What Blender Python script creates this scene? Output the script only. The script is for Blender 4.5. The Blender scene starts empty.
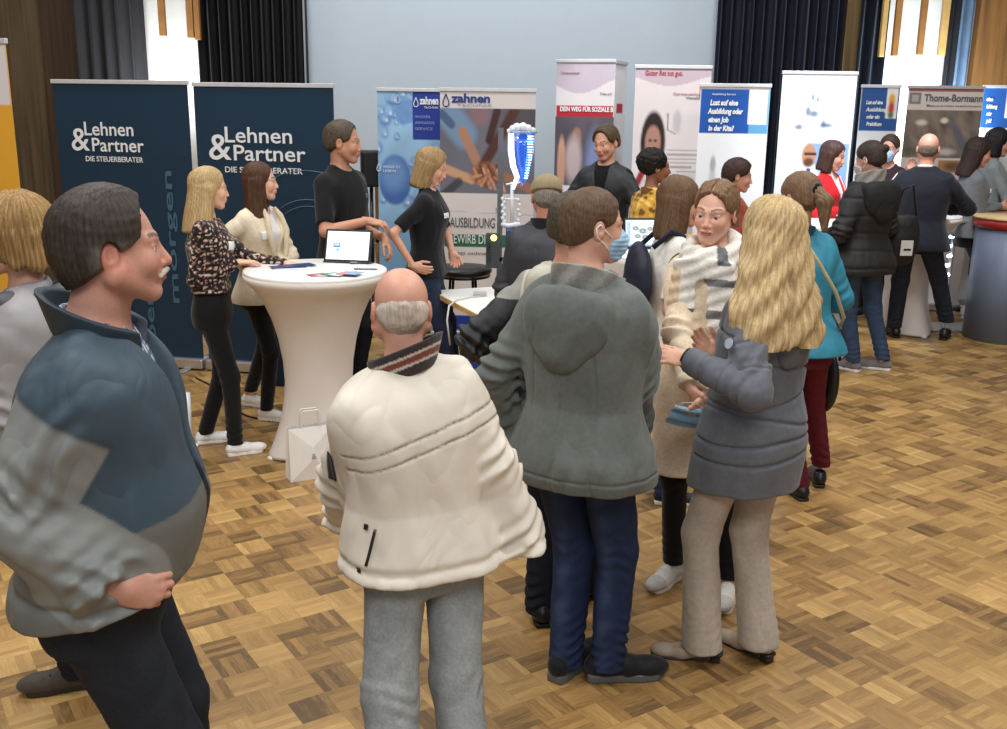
import bpy, math, random
import numpy as np
from mathutils import Matrix, Vector

# ---------------------------------------------------------------- camera
SC = bpy.context.scene
COL = SC.collection
CAM_H, FPX, PITCH, ROLL = 2.05, 1030.0, math.radians(14.3), math.radians(0.8)
_F = np.array([0, math.cos(PITCH), -math.sin(PITCH)])
_R0 = np.array([1.0, 0, 0])
_D0 = np.array([0, -math.sin(PITCH), -math.cos(PITCH)])
_c, _s = math.cos(ROLL), math.sin(ROLL)
_R = _c * _R0 - _s * _D0
_D = _s * _R0 + _c * _D0
cam_data = bpy.data.cameras.new('camera')
cam = bpy.data.objects.new('camera', cam_data)
COL.objects.link(cam)
mw = Matrix.Identity(4)
for i in range(3):
    mw[i][0] = _R[i]; mw[i][1] = -_D[i]; mw[i][2] = -_F[i]
mw[2][3] = CAM_H
cam.matrix_world = mw
cam_data.sensor_width = 36.0
cam_data.lens = FPX / 1007.0 * 36.0
cam_data.clip_end = 60
SC.camera = cam

def ray(px, py):
    u, v = px - 503.5, py - 364.5
    return FPX * _F + u * _R + v * _D
def at_y(px, py, Y):                       # the point of that sight line at depth Y
    r = ray(px, py); return np.array([0, 0, CAM_H]) + r * (Y / r[1])
def at_z(px, py, z=0.0):                   # the point of that sight line at height z
    r = ray(px, py); return np.array([0, 0, CAM_H]) + r * ((z - CAM_H) / r[2])

# ---------------------------------------------------------------- view, world, lights
SC.view_settings.view_transform = 'Standard'
SC.view_settings.look = 'None'
SC.view_settings.gamma = 1.0
SC.view_settings.use_curve_mapping = False
SC.view_settings.exposure = 0.0
W = bpy.data.worlds.new('world'); SC.world = W; W.use_nodes = True
W.node_tree.nodes['Background'].inputs[0].default_value = (0.80, 0.88, 1.0, 1)
W.node_tree.nodes['Background'].inputs[1].default_value = 0.42

def light(name, kind, loc, target, power, color=(1, 1, 1), size=1.0, size_y=None, **k):
    d = bpy.data.lights.new(name, kind); d.energy = power; d.color = color
    if kind == 'AREA':
        d.size = size
        if size_y: d.shape = 'RECTANGLE'; d.size_y = size_y
    if kind == 'SPOT':
        d.spot_size = math.radians(k.get('angle', 45)); d.spot_blend = k.get('blend', .6); d.shadow_soft_size = size
    o = bpy.data.objects.new(name, d); COL.objects.link(o)
    o.location = loc
    v = Vector(target) - Vector(loc)
    o.rotation_euler = v.to_track_quat('-Z', 'Y').to_euler()
    return o

# rows of ceiling lamps of the hall
light('ceiling_lamp_light', 'AREA', (-2.5, 3.0, 5.6), (-2.5, 3.4, 0), 135, (1.0, .955, .89), 2.2, 1.2)
light('ceiling_lamp_light', 'AREA', (2.5, 3.0, 5.6), (2.3, 3.4, 0), 135, (1.0, .955, .89), 2.2, 1.2)
light('ceiling_lamp_light', 'AREA', (-2.5, 7.2, 5.6), (-2.5, 7.6, 0), 125, (1.0, .96, .91), 2.2, 1.2)
light('ceiling_lamp_light', 'AREA', (2.8, 7.0, 5.6), (2.8, 7.4, 0), 125, (1.0, .96, .91), 2.2, 1.2)
light('ceiling_lamp_light', 'AREA', (0.0, -1.2, 5.0), (0.0, 2.0, 0.8), 120, (1.0, .95, .89), 3.0, 1.4)

def lin(c):
    c = np.asarray(c, float) / 255.0
    return np.where(c <= 0.04045, c / 12.92, ((c + 0.055) / 1.055) ** 2.4)

# ---------------------------------------------------------------- materials (all procedural)
_mats = {}
def _nt(name):
    m = bpy.data.materials.new(name); m.use_nodes = True
    nt = m.node_tree
    return m, nt, nt.nodes['Principled BSDF']
def nd(nt, t, **k):
    n = nt.nodes.new(t)
    for a, b in k.items(): setattr(n, a, b)
    return n
def mat(color=None, kind='cloth', rough=None, metal=0.0, emit=0.0, bump=None, scale=None, var=None, spec=None):
    """color: 0-255 triple, or None to read the mesh's colour attribute."""
    key = (None if color is None else tuple(color), kind, rough, metal, emit, bump, scale, var, spec)
    if key in _mats: return _mats[key]
    D = dict(cloth=(.88, .25, 60, .16), knit=(.95, .5, 90, .22), denim=(.85, .3, 110, .30), shell=(.6, .18, 22, .10),
             skin=(.5, .12, 130, .08), hair=(.42, .35, 60, .35), plastic=(.4, .03, 40, .03), paper=(.7, .05, 25, .04),
             metal=(.3, .04, 50, .05), leather=(.38, .2, 120, .12), print=(.45, .03, 8, .03), wood=(.5, .1, 14, .22), paint=(.8, .05, 30, .04))[kind]
    rough = D[0] if rough is None else rough
    bump = D[1] if bump is None else bump
    scale = D[2] if scale is None else scale
    var = D[3] if var is None else var
    m, nt, b = _nt(kind)
    L = nt.links.new
    tc = nd(nt, 'ShaderNodeTexCoord')
    mp = nd(nt, 'ShaderNodeMapping')
    mp.inputs['Scale'].default_value = (4, 4, .35) if kind == 'hair' else ((1, 1, 1) if kind != 'wood' else (1, 8, 1))
    L(tc.outputs['Object'], mp.inputs[0])
    n1 = nd(nt, 'ShaderNodeTexNoise'); n1.inputs['Scale'].default_value = scale; n1.inputs['Detail'].default_value = 4
    n2 = nd(nt, 'ShaderNodeTexNoise'); n2.inputs['Scale'].default_value = scale * .12 + 2; n2.inputs['Detail'].default_value = 3
    L(mp.outputs[0], n1.inputs[0]); L(mp.outputs[0], n2.inputs[0])
    add = nd(nt, 'ShaderNodeMath', operation='ADD'); L(n1.outputs[0], add.inputs[0]); L(n2.outputs[0], add.inputs[1])
    mr = nd(nt, 'ShaderNodeMapRange'); mr.inputs[1].default_value = .6; mr.inputs[2].default_value = 1.4
    mr.inputs[3].default_value = 1 - var; mr.inputs[4].default_value = 1 + var
    L(add.outputs[0], mr.inputs[0])
    vm = nd(nt, 'ShaderNodeVectorMath', operation='SCALE'); L(mr.outputs[0], vm.inputs['Scale'])
    if color is None:
        a = nd(nt, 'ShaderNodeAttribute'); a.attribute_name = 'Col'; L(a.outputs['Color'], vm.inputs[0])
    else:
        vm.inputs[0].default_value = tuple(lin(color))
    L(vm.outputs[0], b.inputs['Base Color'])
    b.inputs['Roughness'].default_value = rough
    b.inputs['Metallic'].default_value = metal
    if spec is not None: b.inputs['Specular IOR Level'].default_value = spec
    elif kind in ('cloth', 'knit', 'denim'): b.inputs['Specular IOR Level'].default_value = .2
    if kind == 'skin':
        b.inputs['Subsurface Weight'].default_value = .08
        b.inputs['Subsurface Radius'].default_value = (.02, .008, .004)
    if kind == 'knit' or kind == 'cloth':
        b.inputs['Sheen Weight'].default_value = .15
    prev = None
    if kind in ('cloth', 'shell', 'denim', 'knit') and bump > .03:
        m3 = nd(nt, 'ShaderNodeMapping'); m3.inputs['Scale'].default_value = (1, 1, .6); L(tc.outputs['Object'], m3.inputs[0])
        n3 = nd(nt, 'ShaderNodeTexNoise'); n3.inputs['Scale'].default_value = 6.5; n3.inputs['Detail'].default_value = 1.5; n3.inputs['Distortion'].default_value = .7
        L(m3.outputs[0], n3.inputs[0])
        rg = nd(nt, 'ShaderNodeMath', operation='SUBTRACT'); L(n3.outputs[0], rg.inputs[0]); rg.inputs[1].default_value = .5
        ab = nd(nt, 'ShaderNodeMath', operation='ABSOLUTE'); L(rg.outputs[0], ab.inputs[0])
        prev = nd(nt, 'ShaderNodeBump'); prev.inputs['Strength'].default_value = .42 if kind == 'shell' else .30; prev.inputs['Distance'].default_value = .05
        L(ab.outputs[0], prev.inputs['Height'])
    if bump:
        bp = nd(nt, 'ShaderNodeBump')
        if prev is not None: L(prev.outputs[0], bp.inputs['Normal'])
        bp = bp; bp.inputs['Strength'].default_value = bump; bp.inputs['Distance'].default_value = .004
        L(n1.outputs[0], bp.inputs['Height']); L(bp.outputs[0], b.inputs['Normal'])
    if emit:
        L(vm.outputs[0], b.inputs['Emission Color']); b.inputs['Emission Strength'].default_value = emit
    _mats[key] = m
    return m

# ---------------------------------------------------------------- object helpers
def tag(o, label=None, cat=None, group=None, kind=None):
    if label: o['label'] = label
    if cat: o['category'] = cat
    if group: o['group'] = group
    if kind: o['kind'] = kind
    return o
def empty(name, loc=(0, 0, 0), rz=0.0, label=None, cat=None, group=None):
    o = bpy.data.objects.new(name, None); COL.objects.link(o)
    o.location = tuple(float(x) for x in loc); o.rotation_euler = (0, 0, rz); o.empty_display_size = .1
    return tag(o, label, cat, group)
def mesh_obj(name, V, Fc, m, parent=None, smooth=True, col=None, label=None):
    me = bpy.data.meshes.new(name)
    V = np.asarray(V, dtype=np.float32)
    if isinstance(Fc, np.ndarray):
        n, k = Fc.shape
        me.vertices.add(len(V)); me.vertices.foreach_set('co', V.ravel())
        me.loops.add(n * k); me.loops.foreach_set('vertex_index', Fc.astype(np.int32).ravel())
        me.polygons.add(n); me.polygons.foreach_set('loop_start', np.arange(0, n * k, k, dtype=np.int32))
        me.update(calc_edges=True)
    else:
        me.from_pydata([tuple(map(float, v)) for v in V], [], Fc)
    if col is not None:
        a = me.color_attributes.new('Col', 'FLOAT_COLOR', 'POINT')
        c4 = np.ones((len(V), 4), np.float32); c4[:, :3] = col
        a.data.foreach_set('color', c4.ravel())
    me.polygons.foreach_set('use_smooth', [smooth] * len(me.polygons))
    me.update()
    if m is not None:
        for mm in (m if isinstance(m, (list, tuple)) else [m]): me.materials.append(mm)
    o = bpy.data.objects.new(name, me); COL.objects.link(o)
    if parent is not None: o.parent = parent
    if label: o['label'] = label
    return o

class MB:
    """collects primitive shapes, builds them as ONE mesh"""
    def __init__(s): s.V = []; s.F = []
    def add(s, V, F):
        b = len(s.V); s.V += [tuple(map(float, v)) for v in V]; s.F += [tuple(b + i for i in f) for f in F]; return s
    def box(s, lo, hi, M=None):
        x0, y0, z0 = lo; x1, y1, z1 = hi
        V = [(x, y, z) for z in (z0, z1) for y in (y0, y1) for x in (x0, x1)]
        if M is not None: V = [tuple(M @ Vector(v)) for v in V]
        return s.add(V, [(0, 2, 3, 1), (4, 5, 7, 6), (0, 1, 5, 4), (1, 3, 7, 5), (3, 2, 6, 7), (2, 0, 4, 6)])
    def tube(s, pts, r, n=8, cap=True):
        pts = [Vector(tuple(map(float, p))) for p in pts]
        rs = r if isinstance(r, (list, tuple)) else [r] * len(pts)
        V = []; F = []
        up = Vector((0, 0, 1)); prev = None
        for i, p in enumerate(pts):
            t = (pts[min(i + 1, len(pts) - 1)] - pts[max(i - 1, 0)]).normalized()
            if prev is None:
                a = t.cross(up)
                if a.length < .1: a = t.cross(Vector((1, 0, 0)))
            else: a = prev - t * prev.dot(t)
            a.normalize(); prev = a; b = t.cross(a)
            for k in range(n):
                w = 2 * math.pi * k / n
                V.append(p + (a * math.cos(w) + b * math.sin(w)) * rs[i])
        for i in range(len(pts) - 1):
            for k in range(n):
                F.append((i * n + k, i * n + (k + 1) % n, (i + 1) * n + (k + 1) % n, (i + 1) * n + k))
        if cap: F.append(tuple(range(n - 1, -1, -1))); F.append(tuple((len(pts) - 1) * n + k for k in range(n)))
        return s.add(V, F)
    def lathe(s, prof, c=(0, 0, 0), n=32, cap=True, fn=None):
        V = []; F = []
        for r, z in prof:
            for k in range(n):
                w = 2 * math.pi * k / n
                rr = r if fn is None else fn(r, z, w)
                V.append((c[0] + rr * math.cos(w), c[1] + rr * math.sin(w), c[2] + z))
        for i in range(len(prof) - 1):
            for k in range(n):
                F.append((i * n + k, i * n + (k + 1) % n, (i + 1) * n + (k + 1) % n, (i + 1) * n + k))
        if cap: F.append(tuple(range(n - 1, -1, -1))); F.append(tuple((len(prof) - 1) * n + k for k in range(n)))
        return s.add(V, F)
    def sph(s, c, r, n=12):
        rr = r if isinstance(r, (list, tuple)) else (r, r, r)
        V = [(c[0], c[1], c[2] + rr[2])]; F = []
        m = max(4, n // 2)
        for i in range(1, m):
            th = math.pi * i / m
            for k in range(n):
                w = 2 * math.pi * k / n
                V.append((c[0] + rr[0] * math.sin(th) * math.cos(w), c[1] + rr[1] * math.sin(th) * math.sin(w), c[2] + rr[2] * math.cos(th)))
        V.append((c[0], c[1], c[2] - rr[2]))
        for k in range(n): F.append((0, 1 + k, 1 + (k + 1) % n)); F.append((len(V) - 1, 1 + (m - 2) * n + (k + 1) % n, 1 + (m - 2) * n + k))
        for i in range(m - 2):
            for k in range(n): F.append((1 + i * n + k, 1 + (i + 1) * n + k, 1 + (i + 1) * n + (k + 1) % n, 1 + i * n + (k + 1) % n))
        return s.add(V, F)
    def build(s, name, m, parent=None, smooth=False, bevel=0, label=None):
        o = mesh_obj(name, s.V, s.F, m, parent, smooth, None, label)
        if bevel:
            b = o.modifiers.new('bevel', 'BEVEL'); b.width = bevel; b.segments = 2; b.limit_method = 'ANGLE'
        return o

def text_mesh(name, body, size, m, parent, loc, rot=(math.pi / 2, 0, 0), align='LEFT', bold=0.0, width=None, shear=0.0, space=1.0, label=None):
    """lettering as a thin mesh of its own"""
    cu = bpy.data.curves.new(name, 'FONT'); cu.body = body; cu.size = size; cu.extrude = .0008; cu.offset = bold
    cu.align_x = align; cu.shear = shear; cu.space_character = space; cu.resolution_u = 3
    t = bpy.data.objects.new('tmp_text', cu); COL.objects.link(t)
    dg = bpy.context.evaluated_depsgraph_get()
    me = bpy.data.meshes.new_from_object(t.evaluated_get(dg))
    bpy.data.objects.remove(t)
    me.materials.clear(); me.materials.append(m)
    if width:
        xs = [v.co.x for v in me.vertices]
        k = width / (max(xs) - min(xs))
        for v in me.vertices: v.co.x *= k
    o = bpy.data.objects.new(name, me); COL.objects.link(o); o.parent = parent
    o.location = loc; o.rotation_euler = rot
    if label: o['label'] = label
    return o
# ================================================================ the hall
def floor_mat():
    m, nt, b = _nt('parquet'); L = nt.links.new
    tc = nd(nt, 'ShaderNodeTexCoord'); mp = nd(nt, 'ShaderNodeMapping')
    mp.inputs['Rotation'].default_value = (0, 0, math.radians(-33)); mp.inputs['Scale'].default_value = (1 / .14, 1 / .14, 1)
    L(tc.outputs['Object'], mp.inputs[0])
    sp = nd(nt, 'ShaderNodeSeparateXYZ'); L(mp.outputs[0], sp.inputs[0])
    def mth(op, a, b_=None, c=None):
        n = nd(nt, 'ShaderNodeMath', operation=op)
        for i, v in enumerate((a, b_, c)):
            if v is None: continue
            if isinstance(v, (int, float)): n.inputs[i].default_value = v
            else: L(v, n.inputs[i])
        return n.outputs[0]
    X, Y_ = sp.outputs[0], sp.outputs[1]
    cx, cy = mth('FLOOR', X), mth('FLOOR', Y_)
    fx, fy = mth('SUBTRACT', X, cx), mth('SUBTRACT', Y_, cy)
    par = mth('FLOORED_MODULO', mth('ADD', cx, cy), 2.0)
    ip = mth('SUBTRACT', 1.0, par)
    ac = mth('ADD', mth('MULTIPLY', fx, par), mth('MULTIPLY', fy, ip))       # across the fingers
    al = mth('ADD', mth('MULTIPLY', fy, par), mth('MULTIPLY', fx, ip))
    a5 = mth('MULTIPLY', ac, 5.0); idx = mth('FLOOR', a5)
    cv = nd(nt, 'ShaderNodeCombineXYZ'); L(cx, cv.inputs[0]); L(cy, cv.inputs[1]); L(idx, cv.inputs[2])
    wn = nd(nt, 'ShaderNodeTexWhiteNoise', noise_dimensions='3D'); L(cv.outputs[0], wn.inputs[0])
    ct = nd(nt, 'ShaderNodeCombineXYZ'); L(cx, ct.inputs[0]); L(cy, ct.inputs[1])
    wt = nd(nt, 'ShaderNodeTexWhiteNoise', noise_dimensions='3D'); L(ct.outputs[0], wt.inputs[0])
    # grain along each finger
    g = nd(nt, 'ShaderNodeCombineXYZ'); L(mth('ADD', mth('MULTIPLY', ac, 9.0), mth('MULTIPLY', wn.outputs[0], 40.0)), g.inputs[0]); L(mth('MULTIPLY', al, 1.2), g.inputs[1]); L(mth('MULTIPLY', wt.outputs[0], 30.0), g.inputs[2])
    gn = nd(nt, 'ShaderNodeTexNoise'); gn.inputs['Scale'].default_value = 2.2; gn.inputs['Detail'].default_value = 5; L(g.outputs[0], gn.inputs[0])
    big = nd(nt, 'ShaderNodeTexNoise'); big.inputs['Scale'].default_value = .7; L(tc.outputs['Object'], big.inputs[0])
    v = mth('ADD', mth('MULTIPLY', wn.outputs[0], .30), mth('MULTIPLY', wt.outputs[0], .46))
    v = mth('ADD', v, mth('MULTIPLY', mth('SUBTRACT', gn.outputs[0], .5), .55))
    v = mth('ADD', v, mth('MULTIPLY', mth('SUBTRACT', big.outputs[0], .5), .5))
    cr = nd(nt, 'ShaderNodeValToRGB'); L(v, cr.inputs[0])
    e = cr.color_ramp.elements
    e[0].position = 0.02; e[0].color = (*lin((102, 78, 46)), 1)
    e[1].position = .95; e[1].color = (*lin((218, 182, 120)), 1)
    for p_, c_ in ((.25, (146, 112, 66)), (.5, (172, 136, 82)), (.72, (192, 155, 96))):
        k = e.new(p_); k.color = (*lin(c_), 1)
    # fine joints
    j = mth('MINIMUM', mth('ABSOLUTE', mth('SUBTRACT', mth('FRACT', a5), .5)), 1.0)
    jm = mth('GREATER_THAN', j, .475)
    je = mth('GREATER_THAN', mth('ABSOLUTE', mth('SUBTRACT', al, .5)), .492)
    jj = mth('MAXIMUM', jm, je)
    mx = nd(nt, 'ShaderNodeMix', data_type='RGBA'); L(mth('MULTIPLY', jj, .22), mx.inputs[0]); L(cr.outputs[0], mx.inputs[6]); mx.inputs[7].default_value = (*lin((80, 52, 30)), 1)
    L(mx.outputs[2], b.inputs['Base Color'])
    rr = mth('ADD', .34, mth('MULTIPLY', gn.outputs[0], .16)); L(rr, b.inputs['Roughness'])
    b.inputs['Specular IOR Level'].default_value = .42
    bp = nd(nt, 'ShaderNodeBump'); bp.inputs['Strength'].default_value = .12; bp.inputs['Distance'].default_value = .002
    L(mth('SUBTRACT', gn.outputs[0], jj), bp.inputs['Height']); L(bp.outputs[0], b.inputs['Normal'])
    return m
o = MB().box((-7.5, -4, -.08), (8.5, 12.3, 0)).build('floor', floor_mat()); tag(o, kind='structure')

def wood_wall(col, scale=30):
    m, nt, b = _nt('wood_panel'); L = nt.links.new
    tc = nd(nt, 'ShaderNodeTexCoord'); mp = nd(nt, 'ShaderNodeMapping'); mp.inputs['Scale'].default_value = (scale, scale, .8)
    n = nd(nt, 'ShaderNodeTexNoise'); n.inputs['Scale'].default_value = 1.3; n.inputs['Detail'].default_value = 5
    L(tc.outputs['Object'], mp.inputs[0]); L(mp.outputs[0], n.inputs[0])
    cr = nd(nt, 'ShaderNodeValToRGB'); L(n.outputs[0], cr.inputs[0])
    cr.color_ramp.elements[0].position = .3; cr.color_ramp.elements[0].color = (*lin(np.array(col) * .8), 1)
    cr.color_ramp.elements[1].position = .7; cr.color_ramp.elements[1].color = (*lin(np.minimum(np.array(col) * 1.15, 255)), 1)
    L(cr.outputs[0], b.inputs['Base Color']); b.inputs['Roughness'].default_value = .6
    return m
YW = 11.6
def X(px, Y=YW, py=60): return float(at_y(px, py, Y)[0])
HT = 5.4
o = MB().box((-7.5, YW, 0), (8.5, YW + .2, HT)).build('wall_back', mat((232, 232, 228), 'paint')); tag(o, kind='structure')
o = MB().box((-7.6, -4, 0), (-7.4, YW, HT)).build('wall_left', mat((150, 130, 105), 'paint')); tag(o, kind='structure')
o = MB().box((8.4, -4, 0), (8.6, YW, HT)).build('wall_right', mat((150, 130, 105), 'paint')); tag(o, kind='structure')
# wood panelling of the back wall
def trim(name, x0, x1, m, d=.10, z0=0, z1=HT):
    o = MB().box((x0, YW - d, z0), (x1, YW + .01, z1)).build(name, m); tag(o, kind='structure'); return o
trim('trim_1', -7.4, X(47), wood_wall((84, 68, 48), 22), .14)
trim('trim_2', X(47), X(82), wood_wall((66, 46, 28), 22), .10)
trim('trim_3', X(838), X(856), wood_wall((112, 90, 52), 22), .16)
trim('trim_4', X(969), 8.4, wood_wall((126, 88, 44), 14), .14)
# projection screen
sc = empty('projection_screen', (0, 0, 0), 0, 'huge pale blue-grey projection screen hanging flat on the back wall', 'projection screen')
x0, x1 = X(307), X(714)
MB().box((x0, YW - .16, .55), (x1, YW - .13, HT - .1)).build('screen_surface', mat((186, 198, 208), 'paint', var=.02, bump=.01), sc)
MB().box((x0 - .02, YW - .17, .50), (x1 + .02, YW - .12, .55)).build('screen_rail', mat((150, 155, 160), 'plastic'), sc)
MB().box((x0 - .02, YW - .17, HT - .1), (x1 + .02, YW - .11, HT)).build('screen_rail', mat((150, 155, 160), 'plastic'), sc)
for xb, zb_ in ((x0 + .2, 1), (x1 - .3, 4)): MB().box((xb, YW - .14, zb_), (xb + .1, YW + .01, zb_ + .1)).build('wall_bracket', mat((120, 120, 120), 'metal'), sc)

def curtain(px0, px1, m, label, seed=0, fold=.13, dy=.22, z1=HT, z0=.03, slant=0):
    x0, x1 = X(px0, YW - dy), X(px1, YW - dy)
    n = int((x1 - x0) / .012); zs = np.linspace(z0, z1, 30); xs = np.linspace(x0, x1, n)
    rng = np.random.RandomState(seed)
    ph = np.cumsum(rng.uniform(.75, 1.25, n)) * (2 * math.pi * .012 / fold)
    V = []
    for side in (0, .012):
        for z in zs:
            sw = .2 * np.sin(z * 1.3 + xs * 3)
            y = YW - dy - .055 * np.sin(ph + sw) - .02 * np.sin(ph * .37 + 1) + side
            for x, yy in zip(xs, y): V.append((x + slant * (z - 2), yy, z))
    nz = len(zs); F = []
    for s in (0, 1):
        b = s * nz * n
        for j in range(nz - 1):
            for i in range(n - 1):
                q = (b + j * n + i, b + j * n + i + 1, b + (j + 1) * n + i + 1, b + (j + 1) * n + i)
                F.append(q if s == 0 else q[::-1])
    o = mesh_obj('curtain', V, F, m); tag(o, label, 'curtain'); return o
curtain(79, 145, mat((44, 44, 47), 'cloth'), 'dark grey pleated curtain between wood panelling and lit white niche', 1, .14)
curtain(200, 309, mat((7, 7, 9), 'cloth', spec=.05), 'black pleated stage curtain left of the pale screen', 2, .11)
curtain(714, 840, mat((20, 26, 40), 'cloth', spec=.05), 'dark navy pleated curtain right of the pale screen', 3, .11)
curtain(855, 883, mat((20, 27, 40), 'cloth', spec=.05), 'narrow dark navy curtain between wood strip and bright white niche', 4, .13)
curtain(943, 956, mat((22, 24, 30), 'cloth'), 'thin black curtain strip right of the bright white niche', 5, .1)
curtain(954, 971, mat((88, 112, 138), 'cloth'), 'narrow steel-blue curtain beside the brown wood panel', 6, .09)

def slat(px0, px1, ybot, label, Y=YW - .40, col=(150, 104, 52)):
    a = at_y(px0, ybot, Y); b = at_y(px1, ybot, Y)
    o = MB().box((a[0], Y - .06, a[2]), (b[0], Y + .0, HT)).box(((a[0] + b[0]) / 2 - .02, Y, 4.7), ((a[0] + b[0]) / 2 + .02, YW + .01, 4.76)).build('hanging_slat', mat(col, 'wood'), bevel=.006)
    tag(o, label, 'wooden slat', 'wooden slats hanging in the white niches')
slat(161, 167.5, 36, 'long brown wooden slat hanging in the left niche, set apart on its left side')
slat(189, 195.5, 38, 'brown wooden slat hanging in the left niche, middle one of three')
slat(196.5, 202, 40, 'brown wooden slat hanging in the left niche, right against the black curtain')
slat(877, 882, 57, 'pale wooden slat at the left edge of the right niche', col=(196, 160, 96))
slat(890, 896, 56, 'brown wooden slat in the right niche, second from its left edge')
slat(915, 921, 55, 'brown wooden slat in the right niche, third from its left edge')
slat(936, 943, 56, 'pale wooden slat at the right edge of the right niche', col=(196, 160, 96))

# lamps of the place: uplights washing the niches and spots on the stands
light('niche_uplight', 'AREA', (X(172), YW - .75, 2.0), (X(172), YW, 2.9), 17, (.93, .97, 1), .5, .3)
light('niche_uplight', 'AREA', (X(912), YW - .85, 1.7), (X(912), YW, 2.5), 48, (.88, .95, 1), .6, .3)
light('stand_spot', 'SPOT', (.9, 8.2, 4.6), (1.25, 9.8, 1.6), 300, (.92, .97, 1), .08, angle=38)
light('stand_spot', 'SPOT', (3.0, 7.6, 4.6), (2.9, 9.5, 1.4), 620, (.85, .93, 1), .1, angle=42)
light('screen_wash', 'AREA', (-.2, 9.9, 5.2), (0, YW, 2.2), 60, (.88, .94, 1), 3.5, .4)
# ================================================================ people: implicit surfaces meshed with surface nets
RES = 1.0
def smin(a, b, k):
    h = np.clip(.5 + .5 * (b - a) / k, 0, 1)
    return b + (a - b) * h - k * h * (1 - h)
def smax(a, b, k): return -smin(-a, -b, k)
def rc(p, a, b, ra, rb):
    a = np.asarray(a, float); b = np.asarray(b, float)
    pa = p - a; ba = b - a
    t = np.clip(pa @ ba / (ba @ ba + 1e-12), 0, 1)
    return np.linalg.norm(pa - t[:, None] * ba, axis=1) - (ra + (rb - ra) * t)
def ell(p, c, r):
    r = np.asarray(r, float); q = (p - np.asarray(c, float)) / r
    k0 = np.linalg.norm(q, axis=1); k1 = np.linalg.norm(q / r, axis=1) + 1e-9
    return k0 * (k0 - 1) / k1
def sm01(x): x = np.clip(x, 0, 1); return x * x * (3 - 2 * x)

from concurrent.futures import ThreadPoolExecutor
POOL = ThreadPoolExecutor(4)
def surf(fn, lo, hi, h):
    h = h * RES
    def func(P):
        if len(P) < 6000: return fn(P)
        n = max(4, len(P) // 12000)
        return np.concatenate(list(POOL.map(fn, np.array_split(P, n))))
    lo = np.asarray(lo, float); hi = np.asarray(hi, float)
    m = np.maximum(np.ceil((hi - lo) / (4 * h)).astype(int), 1)
    n = m * 4 + 1
    ax = [lo[i] + np.arange(m[i] + 1) * 4 * h for i in range(3)]
    C = np.stack(np.meshgrid(*ax, indexing='ij'), -1).reshape(-1, 3)
    cv = func(C).reshape(m + 1)
    mn = np.full(m, 1e9); base = cv[:-1, :-1, :-1]
    for dx in (0, 1):
        for dy in (0, 1):
            for dz in (0, 1):
                mn = np.minimum(mn, np.abs(cv[dx:dx + m[0], dy:dy + m[1], dz:dz + m[2]]))
    act = mn < 4 * h * 1.9 + .012
    F = np.empty(n, np.float64)
    rep = np.repeat(np.repeat(np.repeat(np.where(base < 0, -1., 1.), 4, 0), 4, 1), 4, 2)
    F[:-1, :-1, :-1] = rep
    F[-1] = F[-2]; F[:, -1] = F[:, -2]; F[:, :, -1] = F[:, :, -2]
    A = np.zeros(n, bool)
    r4 = np.repeat(np.repeat(np.repeat(act, 4, 0), 4, 1), 4, 2)
    for dx in (0, 1):
        for dy in (0, 1):
            for dz in (0, 1):
                A[dx:dx + n[0] - 1, dy:dy + n[1] - 1, dz:dz + n[2] - 1] |= r4
    idx = np.argwhere(A)
    F[A] = func(lo + idx * h)
    S = F < 0
    cnt = np.zeros(n - 1, np.int8)
    for dx in (0, 1):
        for dy in (0, 1):
            for dz in (0, 1):
                cnt += S[dx:dx + n[0] - 1, dy:dy + n[1] - 1, dz:dz + n[2] - 1]
    cells = np.argwhere((cnt > 0) & (cnt < 8))
    if len(cells) == 0: return np.zeros((0, 3)), np.zeros((0, 4), int)
    vid = np.full(n - 1, -1, np.int64); vid[tuple(cells.T)] = np.arange(len(cells))
    off = np.array([(x, y, z) for x in (0, 1) for y in (0, 1) for z in (0, 1)])
    cvs = np.stack([F[tuple((cells + o).T)] for o in off], 1)
    acc = np.zeros((len(cells), 3)); w = np.zeros(len(cells))
    for i in range(8):
        for j in range(i + 1, 8):
            if np.abs(off[i] - off[j]).sum() != 1: continue
            a, b = cvs[:, i], cvs[:, j]
            mk = (a < 0) != (b < 0)
            t = np.where(mk, a / np.where(mk, a - b, 1), 0)
            acc += np.where(mk[:, None], off[i] + t[:, None] * (off[j] - off[i]), 0); w += mk
    V = lo + (cells + acc / w[:, None]) * h
    Q = []
    for axis in range(3):
        u, v = [(1, 2), (2, 0), (0, 1)][axis]
        sl0 = [slice(None)] * 3; sl1 = [slice(None)] * 3
        sl0[axis] = slice(0, -1); sl1[axis] = slice(1, None)
        ch = S[tuple(sl0)] != S[tuple(sl1)]
        e = np.argwhere(ch)
        ok = (e[:, u] > 0) & (e[:, v] > 0) & (e[:, u] < n[u] - 1) & (e[:, v] < n[v] - 1)
        e = e[ok]
        inside = S[tuple(e.T)]
        eu = np.zeros(3, int); eu[u] = 1; ev = np.zeros(3, int); ev[v] = 1
        q = np.stack([vid[tuple((e - eu - ev).T)], vid[tuple((e - ev).T)], vid[tuple(e.T)], vid[tuple((e - eu).T)]], 1)
        q = np.where(inside[:, None], q, q[:, ::-1])
        Q.append(q[(q >= 0).all(1)])
    Q = np.concatenate(Q)
    # one projection step onto the surface
    e = h * .4
    d0 = func(V)
    g = np.stack([func(V + np.eye(3)[i] * e) - d0 for i in range(3)], 1) / e
    g2 = (g * g).sum(1) + .05
    st = np.clip(d0 / g2, -h * .5, h * .5)
    V = V - g * st[:, None]
    return V, Q

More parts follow.
